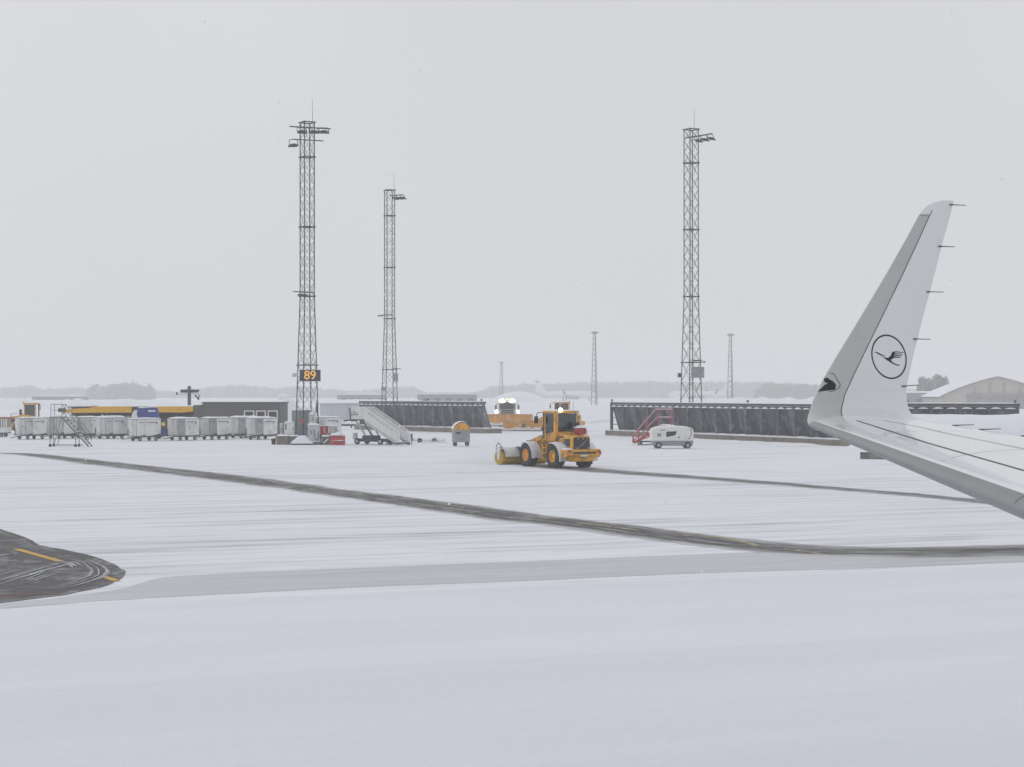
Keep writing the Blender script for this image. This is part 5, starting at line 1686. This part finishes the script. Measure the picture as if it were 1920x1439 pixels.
# round red sign
q = at_mast(567.5, 155.8)
rsg = thing('round_sign', 'small round red sign on a post among the cabinets', 'sign', q, 0)
MB().lathe([(0.001, -0.02), (0.17, -0.02), (0.17, 0.02), (0.001, 0.02)], (0, 0, 0), 'y', 20).build('disc', M['red'], rsg).location = (0, 0, Z_at(790, 155.8))
MB().tube((0, 0.03, 0), (0, 0.03, Z_at(786, 155.8)), 0.03).build('post', M['dark'], rsg)
# red and white barrier
q = G(633, 835)
rb = thing('water_barrier', 'snow crusted red barrier right of the mast foot', 'barrier', q, R(-8))
for k, m_ in enumerate((M['red'], M['red'], M['red'])):
    x = -0.62 + 0.42 * k
    MB().prism([(-0.25, 0.02), (-0.18, 0.35), (-0.2, 0.45), (-0.12, 0.82), (0.12, 0.82), (0.2, 0.45), (0.18, 0.35), (0.25, 0.02)], x, x + 0.4, axis='x').build('segment', m_, rb, bevel=0.03)
MB().snow(-0.65, 0.65, -0.26, 0.22, 0.36, 0.12, 8, 4, amp=0.9).build('ledge_snow', M['snow'], rb, True)
MB().snow(-0.68, 0.35, -0.2, 0.2, 0.82, 0.3, 8, 6, amp=0.9).build('top_snow', M['snow'], rb, True)
MB().bar((0.1, 0, 0.82), (0.02, 0, 1.25), 0.07).build('post', M['dark'], rb)
# heap of snow in front of the mast
hp = MB().grid(lambda u, v: (-1.1 + 2.0 * u, -0.6 + 1.2 * v, max(0, math.sin(math.pi * u) * math.sin(math.pi * v)) ** 0.9 * (0.72 + 0.3 * noise.noise(Vector((u * 4, v * 3, 2))))), 20, 14).build('snow_heap', M['snow'], None, True)
hp.location = (X_at(569, 155.3), 155.3, 0.12)
tag(hp, 'small heap of snow lying against the mast foot', 'snow heap')

# ------------------------------------------------------------------ small things between the stairs and the loaders
q = G(864.5, 837)
dc = thing('domed_unit', 'grey trailer unit with snow capped orange dome', 'trailer unit', q, R(10))
MB().box(-0.68, 0.68, -0.5, 0.7, 0.34, 1.36).build('body', M['grey'], dc, bevel=0.05)
arch = [(-0.66, 1.36)] + [(0.66 * -math.cos(R(a)), 1.36 + 0.58 * math.sin(R(a))) for a in range(10, 180, 10)] + [(0.66, 1.36)]
do = MB().prism(arch, -0.5, 0.7).build('dome', M['orange'], dc, True)
arc2 = MB()
arc2.grid(lambda u, v: (-0.74 * math.cos(R(8 + 164 * u)), -0.56 + 1.3 * v, 1.38 + (0.64 + 0.07 * math.sin(u * 3.14)) * math.sin(R(8 + 164 * u)) - 0.05 * (2 * v - 1) ** 4), 18, 6)
arc2.build('dome_snow', M['snow'], do, True)
MB().box(-0.5, -0.1, -0.53, -0.503, 1.05, 1.2).build('vent', M['dark'], dc)
for s in (-1, 1):
    wheel(dc, s * 0.5, 0.0, 0.2, 0.2, 0.16, M['dark'], -1, lugs=False, n=14)
    MB().box(s * 0.5 - 0.06, s * 0.5 + 0.06, -0.45, -0.3, 0.0, 0.36).build('leg', M['dark'], dc)

q = G(806, 831)
tb = thing('tow_bar', 'snow covered aircraft tow bar lying beside the passenger stairs', 'tow bar', q, R(4))
MB().tube((-1.6, 0, 0.28), (1.4, 0, 0.28), 0.10).build('tube', M['grey'], tb)
for x in (-0.9, 0.4):
    MB().lathe([(0.001, -0.09), (0.22, -0.09), (0.22, 0.09), (0.001, 0.09)], (x, -0.2, 0.22), 'y', 14).build('wheel', M['tyre'], tb)
MB().box(-1.8, -1.4, -0.2, 0.2, 0.15, 0.4).build('coupling_head', M['grey'], tb)
MB().snow(-1.6, 1.6, -0.3, 0.35, 0.22, 0.24, 12, 5, amp=0.8).build('snow_cover', M['snow'], tb, True)
MB().snow(-1.2, 1.75, -0.5, 0.1, -0.02, 0.16, 12, 5, amp=0.8).build('drift', M['snow_dirty'], tb, True)

q = G(656, 803)
rl = thing('low_rail', 'low dark rail with snow left of the passenger stairs', 'rail', q, R(-5))
MB().box(-1.6, 2.1, -0.12, 0.12, 0.25, 0.5).build('beam', M['dark'], rl)
for x in (-1.4, 0.2, 1.9):
    MB().box(x - 0.08, x + 0.08, -0.1, 0.1, 0, 0.25).build('foot', M['dark'], rl)
MB().snow(-1.6, 2.1, -0.16, 0.25, 0.5, 0.25, 14, 5, amp=0.7).build('snow_cap', M['snow'], rl, True)

q = G(1640, 861)
cb = thing('concrete_block', 'weathered concrete block lying on the snow below the winglet', 'block', q, R(-24))
MB().box(-0.9, 1.6, -0.4, 0.4, 0, 0.46).build('body', M['concrete_d'], cb, bevel=0.04)
MB().snow(-0.92, 1.62, -0.42, 0.42, 0.46, 0.12, 10, 5).build('snow_cap', M['snow'], cb, True)


# ------------------------------------------------------------------ snow banks
def bank(label, pts, width, hgt, seed, m_='snow_dirty', lump=0.35, dome=False):
    """ridge of ploughed snow along ground points"""
    t = MB()
    n = 60
    d = [0]
    for a, b in zip(pts[:-1], pts[1:]):
        d.append(d[-1] + (b - a).length)

    def at(s):
        for i in range(len(pts) - 1):
            if s <= d[i + 1] or i == len(pts) - 2:
                return pts[i].lerp(pts[i + 1], (s - d[i]) / (d[i + 1] - d[i])), (pts[i + 1] - pts[i]).normalized()

    def f(u, v):
        c, dr = at(u * d[-1])
        n_ = Vector((-dr.y, dr.x, 0))
        w = (v - 0.5) * width
        e = max(0, 1 - (2 * v - 1) ** 2) ** 0.8 * (max(0, math.sin(math.pi * u)) ** 0.8 if dome else min(1, min(u, 1 - u) * 12))
        k = 1 + lump * noise.noise(Vector((u * d[-1] * 0.35, v * 2, seed))) + lump * 0.4 * noise.noise(Vector((u * d[-1] * 1.1, v * 5, seed)))
        q_ = c + n_ * w
        return (q_.x, q_.y, hgt * e * k - 0.03)
    t.grid(f, max(40, int(d[-1] * 1.5)) if d[-1] < 120 else 140, 12)
    o_ = t.build('snow_bank', M[m_], None, True)
    return tag(o_, label, 'snow bank', 'banks of ploughed snow')


V2 = lambda px, Y: Vector((X_at(px, Y), Y, 0))
bank('high snowbank hiding the lower half of the far right blast fence', [V2(1625, 151), V2(1700, 149), V2(1800, 147), V2(2050, 145)], 9.0, 2.72, 3, 'snow', 0.035)
bank('white mound of ploughed snow between grey building and numbered mast', [V2(515, 232), V2(560, 230)], 7, 4.1, 8, 'snow', 0.15, True)
bank('low far snowbank behind the long right hand blast fence', [V2(1148, 430), V2(1300, 425), V2(1600, 420)], 16, 3.3, 5, 'snow', 0.2)
bank('thin low windrow of snow right of the second loader', [G(1095, 795), G(1150, 789)], 1.6, 0.35, 12)
bank('far snowbank behind the yellow shelter', [V2(-100, 520), V2(120, 510), V2(360, 520)], 14, 2.6, 15, 'snow', 0.3)
bank('far snowbank left of the distant airliner', [V2(560, 640), V2(700, 640), V2(930, 640)], 14, 2.0, 16, 'snow', 0.3)
bank('low windrow of snow along the right blast fence kerb', [G(1180, 821), G(1560, 838)], 1.4, 0.22, 21)

# pale low hall behind the passenger stairs
YH = 300.0
ph = thing('pale_hall', 'long pale hall with snowy roof behind the passenger stairs', 'building', (X_at(665, YH), YH, 0), 0)
hwid = (700 - 592) / F * YH / 2 + 3
MB().box(-hwid + 2, hwid + 3, 0, 12, 0, Z_at(757.5, YH)).build('wall', M['pale_wall'], ph)
MB().box(-hwid + 1.7, hwid + 3.2, -0.3, 12.2, Z_at(757.5, YH), Z_at(756.5, YH)).build('eave', M['lgrey'], ph)
MB().snow(-hwid + 1.6, hwid + 3.3, -0.4, 12.2, Z_at(756.5, YH), 0.55, 24, 8, amp=0.4).build('roof_snow', M['snow'], ph, True)
for k in range(6):
    x = -hwid + 4 + k * (2 * hwid / 6)
    MB().box(x, x + 0.08, -0.05, -0.01, 0.2, 2.5).build('wall_seam', M['lgrey'], ph)
# snow laden round tank
tk = thing('storage_tank', 'rounded pale tank with snow above the grey building roof', 'tank', V2(531, 330), 0)
MB().lathe([(0.95, 0), (0.95, 3.7), (0.8, 4.05), (0.4, 4.25), (0.001, 4.3)], (0, 0, 0), 'z', 20).build('shell', M['white'], tk, True)
MB().lathe([(1.0, 3.6), (0.9, 4.0), (0.45, 4.33), (0.001, 4.42)], (0, 0, 0), 'z', 20).build('snow_cap', M['snow'], tk, True)
# dark post with snow beside the mast
dp = thing('dark_post', 'dark snow flecked post just right of the numbered mast', 'post', V2(594, 190), 0)
MB().prism([(-0.24, 0), (-0.2, 1.5), (-0.06, 3.4), (0.05, 3.4), (0.2, 1.6), (0.24, 0)], -0.15, 0.15).build('post', M['dark'], dp)
MB().box(-0.1, 0.25, -0.2, -0.152, 1.7, 1.85).box(-0.2, 0.05, -0.2, -0.152, 1.72, 2.4).build('snow_patch', M['snow'], dp)

# ------------------------------------------------------------------ far buildings
YG = 520.0
hg = thing('arched_hangar', 'beige hangar with snowy curved roof at the right edge', 'hangar', (X_at(1870, YG), YG, 0), R(-5))
hz = lambda py: Z_at(py, YG)
Wd = 16.2
prof = []
for k in range(-12, 13):
    x = Wd * k / 12
    a = abs(k) / 12
    prof.append((x, hz(708) - (hz(708) - hz(747)) * (0.62 * a + 0.38 * a ** 2.2)))
MB().prism([(-Wd, 0)] + prof + [(Wd, 0)], 0, 0.4).build('gable_wall', M['beige'], hg)
MB().prism([(-Wd, 0)] + [(x, z - 0.1) for x, z in prof] + [(Wd, 0)], 0.5, 40).build('hall', M['hangar_grey'], hg)
rf = MB().grid(lambda u, v: (lambda x, z: (x * 1.03, -0.7 + 41.4 * v, z + 0.35))(*prof[min(24, int(round(u * 24)))]), 24, 4).build('roof_snow', M['snow'], hg, True)
ve = MB()
for a, b in zip(prof[:-1], prof[1:]):
    ve.bar((a[0] * 1.02, -0.55, a[1] + 0.1), (b[0] * 1.02, -0.55, b[1] + 0.1), 0.5, 0.4)
ve.build('verge', M['hangar_grey'], hg)
MB().box(-8.6, Wd, -0.75, -0.05, hz(744), hz(738)).build('door_header', M['hangar_grey'], hg)
for px, py in ((1828, 727), (1856, 718), (1883, 718), (1911, 727)):
    x = (px - 1870) / F * YG
    MB().box(x - 0.22, x + 0.22, -0.35, -0.05, hz(738), hz(py)).build('gable_post', M['hangar_grey'], hg)
for k in range(7):
    x = -8.5 + k * 3.5
    MB().box(x, x + 3.3, -0.35, -0.05, 0, hz(744.5)).build('door_leaf', M['hangar_grey'], hg)
an = thing('low_annex', 'low grey building with flat snowy roof left of the hangar', 'building', V2(1735, 560), 0)
MB().box(-9, 10, 0, 12, 0, Z_at(737, 560)).build('wall', M['hangar_grey'], an)
MB().snow(-9.3, 10.3, -0.4, 12, Z_at(737, 560), 0.5, 16, 6).build('roof_snow', M['snow'], an, True)
for k in range(4):
    MB().box(-7 + k * 4.2, -5 + k * 4.2, -0.08, -0.02, 1.2, 2.6).build('window', M['dark'], an)
for lb_, a, b, py, Y, dz in (('faint low building with snowy roof left of the second mast', 632, 716, 741, 640, 1.0), ('faint wide building with snowy roof behind the left blast fence', 782, 893, 740, 560, 0.8),
                             ('faint low shed left of the far left trees', 60, 150, 744, 700, 0.6)):
    w = (b - a) / F * Y / 2
    fb = thing('far_building', lb_, 'building', V2((a + b) / 2, Y), 0, 'faint far buildings')
    MB().box(-w, w, 0, 14, 0, Z_at(py, Y)).build('wall', M['hangar_grey'], fb)
    rr = MB().prism([(-w - 0.5, Z_at(py, Y)), (-w * 0.4, Z_at(py, Y) + dz), (w * 0.3, Z_at(py, Y) + dz * 0.9), (w + 0.5, Z_at(py, Y))], -0.5, 14.5).build('roof', M['snow'], fb)
    for k in range(5):
        x = -w * 0.8 + k * w * 0.38
        MB().box(x, x + w * 0.2, -0.06, -0.01, 0.5, Z_at(py, Y) * 0.7).build('door', M['dark'], fb)


# ------------------------------------------------------------------ far masts, parked airliners
def far_mast(label, px, py, Y, dark=True):
    t = thing('far_mast', label, 'mast', V2(px, Y), R(20), 'faint light masts far across the field')
    H = Z_at(py, Y)
    for k in range(3):
        a = 2 * math.pi * k / 3 + 0.4
        MB().tube((1.35 * math.cos(a), 1.35 * math.sin(a), 0), (0.55 * math.cos(a), 0.55 * math.sin(a), H - 0.8), 0.17, 0.12, 6).build('leg', M['steel'], t)
    br = MB()
    n = 14
    for i in range(n):
        for k in range(3):
            a0, a1 = 2 * math.pi * k / 3 + 0.4, 2 * math.pi * (k + 1) / 3 + 0.4
            z0_, z1_ = H * i / n, H * (i + 1) / n
            r0_, r1_ = 1.35 - 0.8 * i / n, 1.35 - 0.8 * (i + 1) / n
            br.bar((r0_ * math.cos(a0), r0_ * math.sin(a0), z0_), (r1_ * math.cos(a1), r1_ * math.sin(a1), z1_), 0.1)
    br.build('lattice', M['steel'], t)
    MB().lathe([(0.001, H - 0.9), (1.35, H - 0.7), (1.5, H - 0.3), (0.6, H), (0.001, H + 0.1)], (0, 0, 0), 'z', 16).build('lamp_ring', M['steel'], t)
    return t


far_mast('taller faint mast left of the near right mast', 1115, 622, 690)
far_mast('faint mast right of the near right mast', 1370, 626, 705)
far_mast('shortest faintest mast above the plough truck', 940.5, 679, 980)


def airliner(label, loc, rz, name='parked_airliner'):
    """x forward, nose at +x"""
    t = thing(name, label, 'airliner', loc, rz, 'white airliners parked far away')
    prof = [(0.02, 0), (0.9, 0.6), (1.5, 2), (1.9, 4), (1.98, 6), (1.98, 24), (1.8, 28), (1.2, 33), (0.5, 37), (0.1, 38)]
    up = [0, 0, 0, 0, 0, 0, 0.12, 0.5, 1.0, 1.25]
    m = MB()
    n = 20
    for (r, s), dz in zip(prof, up):
        m.v += [(19 - s, r * math.cos(2 * math.pi * i / n), 3.7 + dz * (r < 1.98) + r * math.sin(2 * math.pi * i / n)) for i in range(n)]
    for k in range(len(prof) - 1):
        m.f += [(k * n + i, k * n + (i + 1) % n, (k + 1) * n + (i + 1) % n, (k + 1) * n + i) for i in range(n)]
    m.build('fuselage', M['jet'], t, True)
    fin = MB().prism([(-10.5, 5.4), (-12.5, 6.0), (-16.6, 11.7), (-18.9, 11.9), (-18.2, 5.3)], -0.18, 0.18).build('tail_fin', M['jet'], t, bevel=0.1)
    MB().prism([(-16.0, 10.9), (-16.6, 11.75), (-18.95, 11.95), (-18.8, 10.9)], -0.2, 0.2).build('fin_tip', M['grey'], fin)
    for s in (-1, 1):
        MB().prism([(-13.5, s * 0.5), (-17.3, s * 6.0), (-18.7, s * 6.0), (-17.6, s * 0.5)], 4.9, 5.1, axis='z').build('stabiliser', M['jet'], t)
        w = MB().prism([(4.5, s * 1.6), (-5.0, s * 17), (-6.6, s * 17), (-2.5, s * 1.6)], 2.75, 3.0, axis='z')
        w.v = [(a, b, c + abs(b) * 0.075) for a, b, c in w.v]
        wo2 = w.build('wing', M['jet'], t)
        MB().prism([(-5.0, 4.0), (-6.5, 6.6), (-7.3, 6.6), (-6.6, 4.0)], s * 17 - 0.08, s * 17 + 0.08).build('wing_tip', M['dark'], wo2)
        MB().lathe([(0.6, 6.2), (1.05, 5.9), (1.1, 4.5), (0.7, 2.2), (0.001, 2.1)], (0, s * 5.6, 1.9), 'x', 16).build('engine', M['grey'], t, True)
        MB().tube((-1, s * 3.6, 0), (-1, s * 3.6, 3), 0.45).build('landing_gear', M['dark'], t)
    MB().tube((14, 0, 0), (14, 0, 3), 0.35).build('nose_gear', M['dark'], t)
    MB().box(15.8, 16.8, -1.2, 1.2, 4.3, 4.8).build('cockpit_window', M['dark'], t)
    return t


airliner('faint white airliner with tail at left behind the plough truck', (X_at(1062, 1060), 1060, 0), R(14))
airliner('faint white airliner tail right of the near right mast', (X_at(1313, 1040), 1040, 0), R(184))
bank('large faint snow heap at the tail of the far airliner', [V2(915, 930), V2(1030, 930)], 20, 5.4, 31, 'snow', 0.06, True)

# ------------------------------------------------------------------ trees


def leaf_cloud(b, c, rx, rz, n, size, rnd, cone=False):
    for _ in range(n):
        if cone:
            k = rnd.random() ** 0.7
            r = rx * k * math.sqrt(rnd.random())
            a = rnd.random() * 6.283
            p = Vector((c[0] + r * math.cos(a), c[1] + r * math.sin(a), c[2] + rz * (1 - 2 * k)))
        else:
            v = Vector((rnd.gauss(0, 1), rnd.gauss(0, 1), rnd.gauss(0, 1))).normalized() * (rnd.random() ** 0.4)
            p = Vector((c[0] + v.x * rx, c[1] + v.y * rx, c[2] + v.z * rz))
        d1 = Vector((rnd.uniform(-1, 1), rnd.uniform(-1, 1), rnd.uniform(-1, 1))).normalized() * size * rnd.uniform(0.5, 1.2)
        d2 = Vector((rnd.uniform(-1, 1), rnd.uniform(-1, 1), rnd.uniform(-1, 1))).normalized() * size * rnd.uniform(0.4, 1.0)
        o_ = len(b.v)
        b.v += [tuple(p - d1), tuple(p + d2), tuple(p + d1), tuple(p - d2)]
        b.f.append((o_, o_ + 1, o_ + 2, o_ + 3))


def raw_build(b, name, m_, parent=None):
    me = bpy.data.meshes.new(name)
    me.from_pydata(b.v, [], b.f)
    me.materials.append(m_)
    o_ = bpy.data.objects.new(name, me)
    COL.objects.link(o_)
    o_.parent = parent
    return o_


def forest(label, prof, Y0, Y1, step, seed, m_, leaf=1.1, conifer=0.5):
    rnd = random.Random(seed)
    b = MB()
    x = prof[0][0]
    while x < prof[-1][0]:
        Y = rnd.uniform(Y0, Y1)
        top = lerp_table(prof, x)[0] + rnd.uniform(-0.5, 3.5)
        H = max(5.0, Z_at(top, Y))
        X = X_at(x, Y)
        r = H * rnd.uniform(0.16, 0.26)
        if rnd.random() < conifer:
            leaf_cloud(b, (X, Y, H * 0.54), r * 0.85, H * 0.46, 110, leaf, rnd, True)
        else:
            leaf_cloud(b, (X, Y, H * 0.6), r * 1.3, H * 0.4, 110, leaf, rnd)
        leaf_cloud(b, (X, Y, H * 0.25), r * 1.3, H * 0.25, 50, leaf * 1.2, rnd)
        o_ = len(b.v)
        b.v += [(X - 0.2, Y, 0), (X + 0.2, Y, 0), (X + 0.08, Y, H * 0.9), (X - 0.08, Y, H * 0.9)]
        b.f.append((o_, o_ + 1, o_ + 2, o_ + 3))
        x += step * rnd.uniform(0.5, 1.3)
    o_ = raw_build(b, 'far_wood', m_)
    return tag(o_, label, 'wood', kind='stuff')


forest('faint far wood behind the shelter at the left', [(-60, 727), (0, 728), (38, 723), (62, 723), (78, 729), (110, 728), (130, 726), (165, 727), (200, 731), (290, 731), (330, 734), (380, 727), (420, 722), (470, 722), (520, 727), (560, 724), (600, 728), (660, 733), (740, 727), (775, 724), (800, 736)], 1650, 1850, 2.4, 3, M['foliage'], leaf=1.3)
forest('darker clump of faint trees above the middle of the shelter', [(166, 728), (178, 717), (188, 726), (197, 722), (212, 718), (232, 718), (250, 714), (262, 722), (275, 724), (281, 719), (288, 732)], 1250, 1300, 2.6, 5, M['foliage'])
forest('faint far wood behind the distant airliners', [(880, 742), (905, 731), (922, 723), (960, 722), (985, 717), (1005, 721), (1050, 717), (1100, 716), (1200, 714), (1300, 715), (1420, 715), (1560, 721), (1650, 726), (1720, 730), (1800, 727), (1930, 728), (2000, 726)], 1600, 1800, 2.4, 8, M['twig'], leaf=1.3, conifer=0.4)
forest('nearer clump of grey trees left of the winglet', [(1418, 731), (1432, 719), (1450, 716), (1470, 718), (1490, 721), (1515, 718), (1535, 724), (1560, 728)], 1150, 1250, 2.8, 9, M['twig'], leaf=0.9, conifer=0.1)


def bare_tree(label, px, py, Y, wpx, seed):
    rnd = random.Random(seed)
    t = thing('bare_tree', label, 'tree', V2(px, Y), 0, 'bare winter trees near the hangar')
    H = Z_at(py, Y)
    w = wpx / F * Y / 2
    MB().tube((0, 0, 0), (0, 0, H * 0.55), 0.4, 0.2).build('trunk', M['trunk'], t, True)
    br = MB()
    for k in range(26):
        a = rnd.random() * 6.283
        z0_ = H * rnd.uniform(0.25, 0.6)
        r = w * rnd.uniform(0.4, 0.95)
        e = Vector((r * math.cos(a), r * math.sin(a), z0_ + H * rnd.uniform(0.15, 0.4)))
        e.z = min(e.z, H * 0.97)
        mid = Vector((e.x * 0.45, e.y * 0.45, z0_ + (e.z - z0_) * 0.6))
        br.tube((0, 0, z0_), mid, 0.16, 0.1, 5).tube(mid, e, 0.1, 0.03, 5)
    tag(br.build('branches', M['trunk'], t), kind='stuff')
    cr = MB()
    for k in range(16):
        a = rnd.random() * 6.283
        r = w * rnd.uniform(0.1, 0.72)
        c = (r * math.cos(a), r * math.sin(a), H * rnd.uniform(0.4, 0.84))
        leaf_cloud(cr, c, w * 0.36, H * 0.15, 110, 0.42, rnd)
    tag(raw_build(cr, 'twig_crown', M['twig'], t), kind='stuff')


bare_tree('round bare tree left of the hangar, nearer the winglet', 1738, 704, 640, 40, 3)
bare_tree('bare tree touching the hangar roof on its left', 1762, 700, 650, 36, 4)
bare_tree('small bare tree just behind the hangar roof', 1792, 722, 660, 30, 6)

# ------------------------------------------------------------------ snow in the air
rnd = random.Random(11)
fl = MB()
for _ in range(1300):
    Y = 7 + 75 * rnd.random() ** 1.4
    X = rnd.uniform(-0.42, 0.42) * Y
    Z = rnd.uniform(0.15, EYE + 0.25 * Y)
    if Z > 32:
        continue
    r = rnd.uniform(0.002, 0.0055)
    c = Vector((X, Y, Z))
    o_ = len(fl.v)
    fl.v += [tuple(c + Vector(d) * r) for d in ((1, 0, 0), (-1, 0, 0), (0, 1, 0), (0, -1, 0), (0, 0, 1.5), (0, 0, -1.5))]
    fl.f += [(o_ + a, o_ + b, o_ + d) for a, b, d in ((0, 2, 4), (2, 1, 4), (1, 3, 4), (3, 0, 4), (2, 0, 5), (1, 2, 5), (3, 1, 5), (0, 3, 5))]
flm = bpy.data.materials.new('snowflake')
flm.use_nodes = True
fn_ = flm.node_tree
fn_.nodes.clear()
fo = fn_.nodes.new('ShaderNodeOutputMaterial')
fa, fb_, fc = fn_.nodes.new('ShaderNodeBsdfDiffuse'), fn_.nodes.new('ShaderNodeBsdfTranslucent'), fn_.nodes.new('ShaderNodeMixShader')
fa.inputs[0].default_value = fb_.inputs[0].default_value = (0.95, 0.96, 0.98, 1)
fn_.links.new(fa.outputs[0], fc.inputs[1])
fn_.links.new(fb_.outputs[0], fc.inputs[2])
fn_.links.new(fc.outputs[0], fo.inputs['Surface'])
tag(raw_build(fl, 'falling_snow', flm), 'light snow falling across the apron', 'snow', kind='stuff')

bl_s = MB()
rnd = random.Random(5)
bc = Vector((-1.6, 114.0, 0))
for _ in range(16000):
    d = Vector((-abs(rnd.gauss(0, 2.6)) + 1.0, rnd.gauss(1.0, 1.8), abs(rnd.gauss(0, 0.55)) * rnd.uniform(0.3, 1.6)))
    c = bc + d
    r = rnd.uniform(0.006, 0.016)
    o_ = len(bl_s.v)
    bl_s.v += [tuple(c + Vector(q) * r) for q in ((1, 0, -0.5), (-0.6, 0.9, -0.5), (-0.6, -0.9, -0.5), (0, 0, 1))]
    bl_s.f += [(o_, o_ + 1, o_ + 3), (o_ + 1, o_ + 2, o_ + 3), (o_ + 2, o_, o_ + 3), (o_, o_ + 2, o_ + 1)]
tag(raw_build(bl_s, 'blown_snow', flm), 'cloud of snow blown up at the left of the broom', 'snow', kind='stuff')

# ------------------------------------------------------------------ haze
hzm = bpy.data.materials.new('snowy_air')
hzm.use_nodes = True
hn = hzm.node_tree
hn.nodes.clear()
ho_ = hn.nodes.new('ShaderNodeOutputMaterial')
pv = hn.nodes.new('ShaderNodeVolumePrincipled')
pv.inputs['Color'].default_value = (0.97, 0.975, 0.985, 1)
pv.inputs['Density'].default_value = 0.0009
pv.inputs['Anisotropy'].default_value = 0.0
hn.links.new(pv.outputs[0], ho_.inputs['Volume'])
hb = MB().box(-1600, 1600, -80, 3100, -1.0, 36.0).build('haze', hzm)
tag(hb, 'pale haze of snow in the air', kind='stuff')
